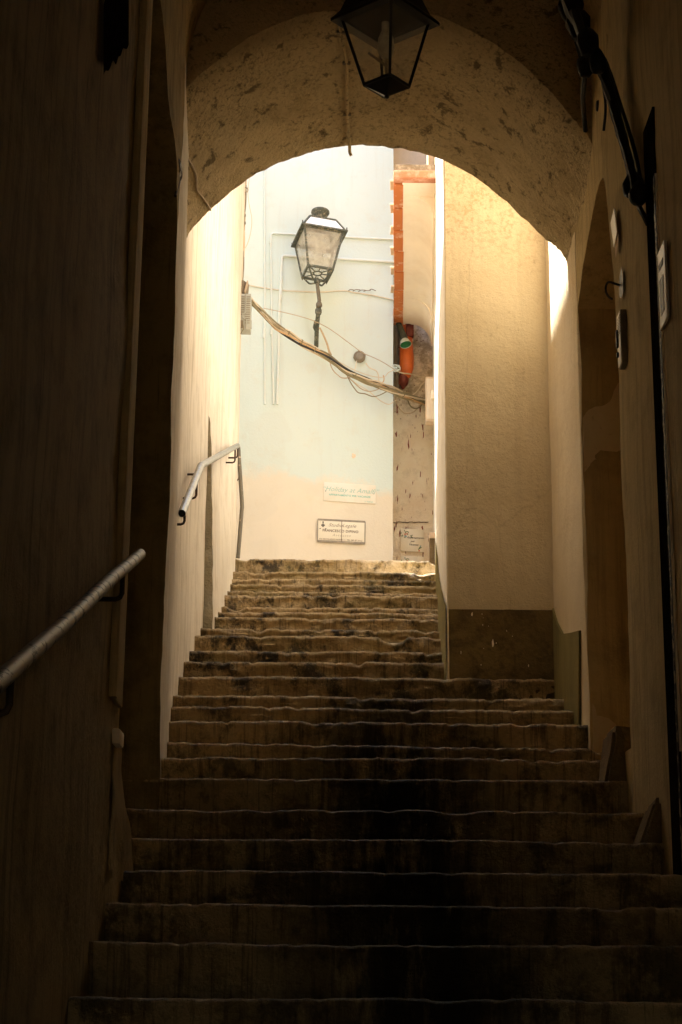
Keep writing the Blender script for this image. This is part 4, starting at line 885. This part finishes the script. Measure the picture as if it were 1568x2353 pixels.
# ceramic tiles on the recessed wall
def rwl(px, py, off=0.01): return at_y(px, py, RY - 0.014 - off)
def floral(label, tl, tr, bl, text):
    t, A, U, V, N = plaque('ceramic_tile', label, rwl, tl, tr, bl, 0.012, M['tile_white'], 'tile'); W_ = U.length; rnd = random.Random(2)
    lf = MB()
    for (cx0, cy0, sx) in ((0.2, 0.2, 1), (0.80, 0.82, -0.7)):
        for k in range(16 if sx > 0 else 6):
            u = cx0 + rnd.uniform(-.19, .30) * abs(sx) * (1 if sx > 0 else .45); v = cy0 + rnd.uniform(-.17, .22) * abs(sx) * (0.9 if sx > 0 else 0.6)
            if v < 0.03 or v > .97: continue
            disc(lf, A, U, V, N, u, v, W_ * 0.042, 0.0015 + k * 1e-5, 7, 0.42, rnd.uniform(0, 3))
        for k in range(3 if sx > 0 else 1):
            fr, fb = MB(), MB()
            disc(fr, A, U, V, N, cx0 + rnd.uniform(-.1, .1), cy0 + rnd.uniform(-.06, .14), W_ * 0.040, 0.0025 + k * 1e-5, 8, .8, 1.2)
            disc(fb, A, U, V, N, cx0 + rnd.uniform(-.1, .16), cy0 + rnd.uniform(-.1, .16), W_ * 0.036, 0.003 + k * 1e-5, 8, .8, .4)
            fr.build('red_flower', M['flower_red'], t, smooth=False); fb.build('blue_flower', M['flower_blue'], t, smooth=False)
    lf.build('leaves', M['leaf'], t, smooth=False)
    for s, u, v in text: m = MB(); put(m, A, U, V, N, s, u, v, W_ * 0.125, 0.35, 0.0003, 1.0); m.build('lettering', M['ink_dark'], t, smooth=False)
floral('floral ceramic tile with three lines of script on the recessed wall', (921, 1214), (974, 1217), (921, 1266), [('Appartamento', 0.64, 0.42), ('per', 0.52, 0.58), ('Vacanze', 0.56, 0.73)])
floral('floral ceramic tile half hidden behind the top step', (922, 1277), (975, 1279), (922, 1328), [])
# small stain spot on the white wall is paint; right passage wall fittings
def rx(px, py, off=0.0): q = at_x(px, py, RX - off); return q
t = thing('house_sign', 'white sign with black rectangle on the wall at the far right edge', 'sign')
yF, yN = rx(1521, 590).y, rx(1536, 520).y; zT, zB = rx(1521, 588).z, rx(1528, 762).z
W2 = yF - yN
m = MB(); m.box((RX - 0.014, (yF + yN) / 2, (zT + zB) / 2), (0.012, W2, zT - zB), bev=0.003); m.build('panel', M['sign_white'], t)
xs_ = RX - 0.0215
def patch(mb, y0, y1, z0, z1): mb.box((xs_, (y0 + y1) / 2, (z0 + z1) / 2), (0.002, y1 - y0, z1 - z0))
m = MB(); h_ = zT - zB
patch(m, yN + 0.25 * W2, yN + 0.72 * W2, zB + 0.14 * h_, zB + 0.60 * h_); patch(m, yF - 0.06 * W2, yF - 0.03 * W2, zB + .02 * h_, zT - .02 * h_); m.build('black_panel', M['black'], t)
# the photograph's characters cannot be read: blocks only
m = MB()
for k in range(5): patch(m, yN + (0.2 + 0.12 * k) * W2, yN + (0.28 + 0.12 * k) * W2, zT - 0.27 * h_, zT - 0.19 * h_)
m.build('lettering', M['black'], t)
t = thing('intercom', 'pale intercom panel with a column of buttons on the right wall', 'intercom')
yF, yN = rx(1418, 735, .025).y, rx(1424.5, 690, .025).y; zT, zB = rx(1420, 722, .025).z, rx(1422, 850, .025).z
m = MB(); m.box((RX - 0.008, (yF + yN) / 2, (zT + zB) / 2), (0.030, yF - yN, zT - zB), bev=0.004); m.build('case', M['boxdark'], t)
m = MB(); m.box((RX - 0.0245, (yF + yN) / 2, (zT + zB) / 2), (0.005, yF - yN - 0.012, zT - zB - 0.014), bev=0.002); m.build('front_plate', M['sign_white'], t)
for k in (0.34, 0.42, 0.50, 0.58, 0.76):
    m = MB(); m.box((RX - 0.030, yF - 0.025, zT - k * (zT - zB)), (0.012, 0.022, 0.022), bev=0.003); m.build('button', M['black'], t)
m = MB()
for k in range(7): m.box((RX - 0.0275, (yF + yN) / 2 - 0.02, zT - (0.12 + 0.05 * k) * (zT - zB)), (0.002, 0.08, 0.003))
m.build('speaker_slot', M['boxdark'], t)['kind'] = 'stuff'
pn = thing('notice', 'blank pale paper notice stuck on the right wall above the intercom', 'notice')
q = [rx(1419.5, 478), rx(1426, 533), rx(1419, 568), rx(1411, 512)]
m = MB(); n_ = [Vector((RX - 0.016, a.y, a.z)) for a in q]; n2 = [Vector((RX - 0.012, a.y, a.z)) for a in q]
m.quad(*n_); m.quad(*n2)
for k in range(4): m.quad(n_[k], n_[(k + 1) % 4], n2[(k + 1) % 4], n2[k])
m.build('sheet', M['sign_white'], pn, smooth=False)
q = [rx(1426, 533), rx(1427, 548), rx(1420, 593), rx(1412, 520), rx(1419, 568)]
m = MB(); m.add([Vector((RX - 0.009, a.y, a.z)) for a in q], [(0, 1, 2, 4), (4, 2, 3)]); m.build('torn_backing', M['peach'], pn, smooth=False)
# flat black patch for the shade inside a hole, with a bent wire
hole = MB(); hp = [rx(1429, 610, .004), rx(1432, 640, .004), rx(1433, 668, .004), rx(1430, 684, .004), rx(1424, 683, .004), rx(1423, 650, .004), rx(1426, 628, .004)]
hole.add(hp, [tuple(range(7))]); hole.build('hole_shade_patch', M['black'], rw, smooth=False)
cable('wire', 'black wire hook poking out of the wall hole above the intercom', [rx(1424, 655, .0), rx(1412, 651, .05), rx(1399, 648, .09), rx(1393, 658, .11), rx(1394, 672, .10), rx(1400, 682, .07), rx(1407, 687, .04)], 0.0055, 'black_rubber', 'wire')
# black timber post and its scraped edge
tp = thing('timber_post', 'tall black peeling timber door post on the right wall, scraped along one edge', 'door post')
yL, yR = rx(1502, 900, .008).y, rx(1527, 900, .008).y
zt_ = rx(1497, 262).z
m = MB(); m.box((RX + 0.006, (yL + yR) / 2, zt_ - 2.3), (0.028, yL - yR, 4.6), bev=0.003); m.build('post', M['timber'], tp)
m = MB(); m.grid(lambda u, v: Vector((RX - 0.0100 - 0.003 * abs(mnoise.noise(Vector((0, u * 3, v * 60)))), yR + 0.004 + 0.034 * u + 0.008 * mnoise.noise(Vector((u, 0, v * 40))), 0.3 + 3.0 * v)), 4, 200); m.build('scraped_edge', M['timber_edge'], tp)
m = MB(); m.tube([(RX - 0.004, yR - 0.006, 0.9 + 0.1 * k) for k in range(25)], 0.006, 8); m.build('edge_strip', M['soffit'], tp)

# ------------------------------------------------------------------ dark cables along the right of the vault
bc = thing('cable_bundle', 'thick black cable bundle hanging down the upper right wall', 'cables')
def rxo(x, y, o): return at_x(x, y, RX - o)
main = [(1292, -30), (1312, 20), (1338, 70), (1362, 115), (1385, 155), (1405, 220), (1422, 285), (1440, 350), (1452, 400), (1464, 440)]
offs = [0.30, 0.26, 0.20, 0.15, 0.10, 0.07, 0.05, 0.045, 0.045, 0.04]
for k in range(4):
    pts = [rxo(x + (6 if i < 5 else 3) * math.sin(i * 1.9 + k * 2), y + 2 * math.cos(i + k), o + 0.015 * math.sin(k * 2 + i)) for i, ((x, y), o) in enumerate(zip(main, offs))]
    m = MB(); m.tube(spline(pts, 5), [(0.026 - 0.009 * i / 46) * (1 + 0.35 * mnoise.noise(Vector((i * 0.45, k * 3, 1)))) for i in range(len(pts) * 5 - 4)], 8); m.build('cable_strand', M['black_rubber'], bc)
m = MB(); m.tube(spline([rxo(1375, 130, .12), rxo(1398, 190, .08), rxo(1418, 250, .05), rxo(1436, 320, .04), rxo(1452, 390, .03), rxo(1466, 430, .03)], 5), 0.012, 8); m.build('cable_strand', M['black_rubber'], bc)
for kk, P_ in enumerate((((1330, 60), (1352, 130), (1380, 170), (1392, 240), (1388, 300)), ((1375, 120), (1400, 160), (1425, 235), (1455, 330), (1470, 400), (1472, 440)), ((1300, 30), (1322, 90), (1335, 120), (1350, 150)), ((1345, 150), (1362, 120), (1370, 90)))):
    m = MB(); m.tube(spline([rxo(x, y, max(0.02, 0.20 - (y - 40) * 0.0011)) for x, y in P_], 6), 0.007 + 0.002 * (kk % 2), 6); m.build('loose_strand', M['black_rubber'], bc)
for (x, y, s) in ((1312, 15, .06), (1330, 55, .055), (1352, 95, .05), (1345, 150, .04), (1375, 140, .04), (1455, 425, .045), (1468, 445, .04)):
    m = MB(); c = rxo(x, y, .2 if y < 200 else .05); b_ = bmesh.new(); bmesh.ops.create_icosphere(b_, subdivisions=2, radius=s)
    for v in b_.verts: v.co = v.co * (1 + 0.35 * mnoise.noise(v.co * 25 + c)); v.co.z *= 1.5
    b_.transform(Matrix.Translation(c)); m.bm(b_); m.build('tape_wrap', M['black_rubber'], bc)
cable('cable', 'black cable tail curving to the timber post below the thick bundle', [rxo(1464, 440, .04), rxo(1466, 462, .03), rxo(1473, 482, .03), rxo(1482, 498, .02), rxo(1490, 515, .0)], 0.012, 'black_rubber')
cable('cable', 'short black cable stub dangling at the right shoulder of the arch', [rxo(1325, 95, .2), rxo(1338, 140, .17), rxo(1344, 175, .15), rxo(1340, 220, .13), rxo(1343, 265, .10), rxo(1346, 300, .08)], 0.013, 'black_rubber')
tag(MB().lathe([(0.001, -0.008), (0.028, -0.006), (0.032, 0.0), (0.024, 0.012), (0.001, 0.014)], Matrix.Translation(rxo(1376, 243, 0.0)) @ Matrix.Rotation(math.radians(-90), 4, 'Y'), 14).build('wall_plug', M['black']), 'round black plug in the wall below the vault cables', 'plug')

# conduit along the crown and wire on the left of the arch
def va_pt(px, py, off=0.012):
    best = None
    for i in range(41):
        for j in range(201):
            q = intr(j / 200, i / 40); d_ = q - Vector((0, 0, 0)); zz = d_.dot(_f); x = 784 + FPX * d_.dot(_r) / zz; y = 1176.5 - FPX * d_.dot(_u) / zz
            e = (x - px) ** 2 + (y - py) ** 2
            if best is None or e < best[0]: best = (e, q)
    q = best[1]; return q + (Vector((0.18, q.y, 3.6)) - q).normalized() * off
cd = thing('conduit', 'dusty conduit running along the crown of the arch, its end hooked down', 'conduit')
P = [va_pt(x, y) for x, y in ((777, 30), (783, 70), (790, 110), (793, 140), (799, 200), (800, 260), (801, 320))]
E_ = P[-1]; P += [Vector((E_.x + 0.002, YB - 0.03, E_.z - 0.012)), Vector((E_.x + 0.003, YB + 0.012, E_.z - 0.03)), Vector((E_.x + 0.012, YB + 0.02, E_.z - 0.05))]
m = MB(); m.tube(spline(P, 6), 0.0095, 8); m.build('pipe', M['vault'], cd)
for k in (1, 3, 5): m = MB(); m.box(P[k], (0.045, 0.02, 0.016), bev=0.004); m.build('clip', M['boxdark'], cd)
cable('wire', 'pale wire stapled down the left side of the mouldy arch', [va_pt(x, y, .008) for x, y in ((416, 285), (418, 335), (424, 355), (440, 377), (449, 400), (452, 430), (462, 450), (475, 468))] + [at_y(484, 482, YB + 0.005)], 0.0065, 'cable_tan', 'wire')
hk = thing('iron_bracket', 'dark iron bracket with a hanging tail at the left springing of the arch', 'bracket')
bx = [at_x(x, y, -0.815) for x, y in ((404, 348), (409, 375), (412, 400), (409, 422), (403, 450))]
m = MB(); m.tube(spline(bx, 5), [0.006] * 4 + [0.016] * 9 + [0.011] * 4 + [0.007] * 4, 8); m.build('tail', M['iron'], hk)
m = MB(); m.box(at_x(405, 403, -0.825), (0.03, 0.05, 0.05), Matrix.Rotation(0.5, 3, 'Y'), bev=0.006); m.build('block', M['boxdark'], hk)
m = MB()
def rag(u, v):
    x0 = 238 + 58 * u; bot = 172 - 70 * u + 22 * mnoise.noise(Vector((u * 7, 1, 1))); top = -60 + 70 * (1 - u) ** 3
    q = at_x(x0, top + (bot - top) * v, LX + 0.016); return q
m.grid(rag, 24, 12); m.build('black_stain', M['timber'], lw)

# ------------------------------------------------------------------ stone blocks by the right wall
def block(label, px0, px1, py0, py1, n, lean):
    Y = ye(n) + 0.02; a, b = at_y(px0, py1, Y), at_y(px1, py0, Y)
    bm_ = bmesh.new(); bmesh.ops.create_cube(bm_, size=1.0); bmesh.ops.bevel(bm_, geom=list(bm_.edges), offset=0.10, segments=4, affect='EDGES'); bmesh.ops.subdivide_edges(bm_, edges=bm_.edges[:], cuts=2, use_grid_fill=True)
    for v in bm_.verts:
        c = v.co.copy(); k = (c.z + .5)
        v.co = wob(((a.x + b.x) / 2 + c.x * (b.x - a.x) + lean * k * (0.5 - c.x), Y + 0.14 + c.y * 0.28, a.z - 0.03 + (b.z - a.z + 0.03) * k), 0.012, 4, 0.005, 15)
    m = MB(); m.bm(bm_); return tag(m.build('stone_block', M['stoneblock']), label, 'stone block')
block('rounded stone block against the right wall below the side opening', 1388, 1476, 1668, 1800, 6, 0.05)
block('dark low stone block at the foot of the right wall by the timber post', 1462, 1545, 1835, 1962, 4, 0.09)

# ------------------------------------------------------------------ camera, light, world
cam_d = bpy.data.cameras.new('camera'); cam = bpy.data.objects.new('camera', cam_d); COL.objects.link(cam)
cam_d.sensor_fit = 'HORIZONTAL'; cam_d.sensor_width = 24.0; cam_d.lens = FPX / 1568 * 24.0
cam_d.clip_start = 0.05; cam_d.clip_end = 400
R = Matrix((_r, _u, -_f)).transposed()
cam.matrix_world = R.to_4x4(); scene.camera = cam

SUN = Vector((-0.34, 0.09, 0.935)).normalized()
sd = bpy.data.lights.new('sun', 'SUN'); sd.energy = 5.0; sd.angle = math.radians(0.6); sd.color = (1.0, 0.96, 0.89)
so = bpy.data.objects.new('sun', sd); COL.objects.link(so); so.rotation_euler = SUN.to_track_quat('Z', 'Y').to_euler(); so.location = (-3, 12, 14)
w = bpy.data.worlds.new('World'); scene.world = w; w.use_nodes = True
nt = w.node_tree; sky = nt.nodes.new('ShaderNodeTexSky'); sky.sky_type = 'NISHITA'; sky.sun_disc = False
sky.sun_elevation = math.asin(SUN.z); sky.sun_rotation = math.atan2(SUN.x, SUN.y) % (2 * math.pi)
sky.dust_density = 1.2; sky.ozone_density = 1.0
nt.links.new(sky.outputs[0], nt.nodes['Background'].inputs[0]); nt.nodes['Background'].inputs[1].default_value = 0.15

scene.render.engine = 'CYCLES'
vs = scene.view_settings; vs.view_transform = 'Standard'; vs.look = 'None'; vs.gamma = 1.0; vs.exposure = 2.75
cy = scene.cycles; cy.max_bounces = 14; cy.diffuse_bounces = 10; cy.glossy_bounces = 4; cy.transmission_bounces = 6; cy.transparent_max_bounces = 12
cy.use_denoising = True; cy.sample_clamp_indirect = 6.0; cy.caustics_reflective = False; cy.caustics_refractive = False
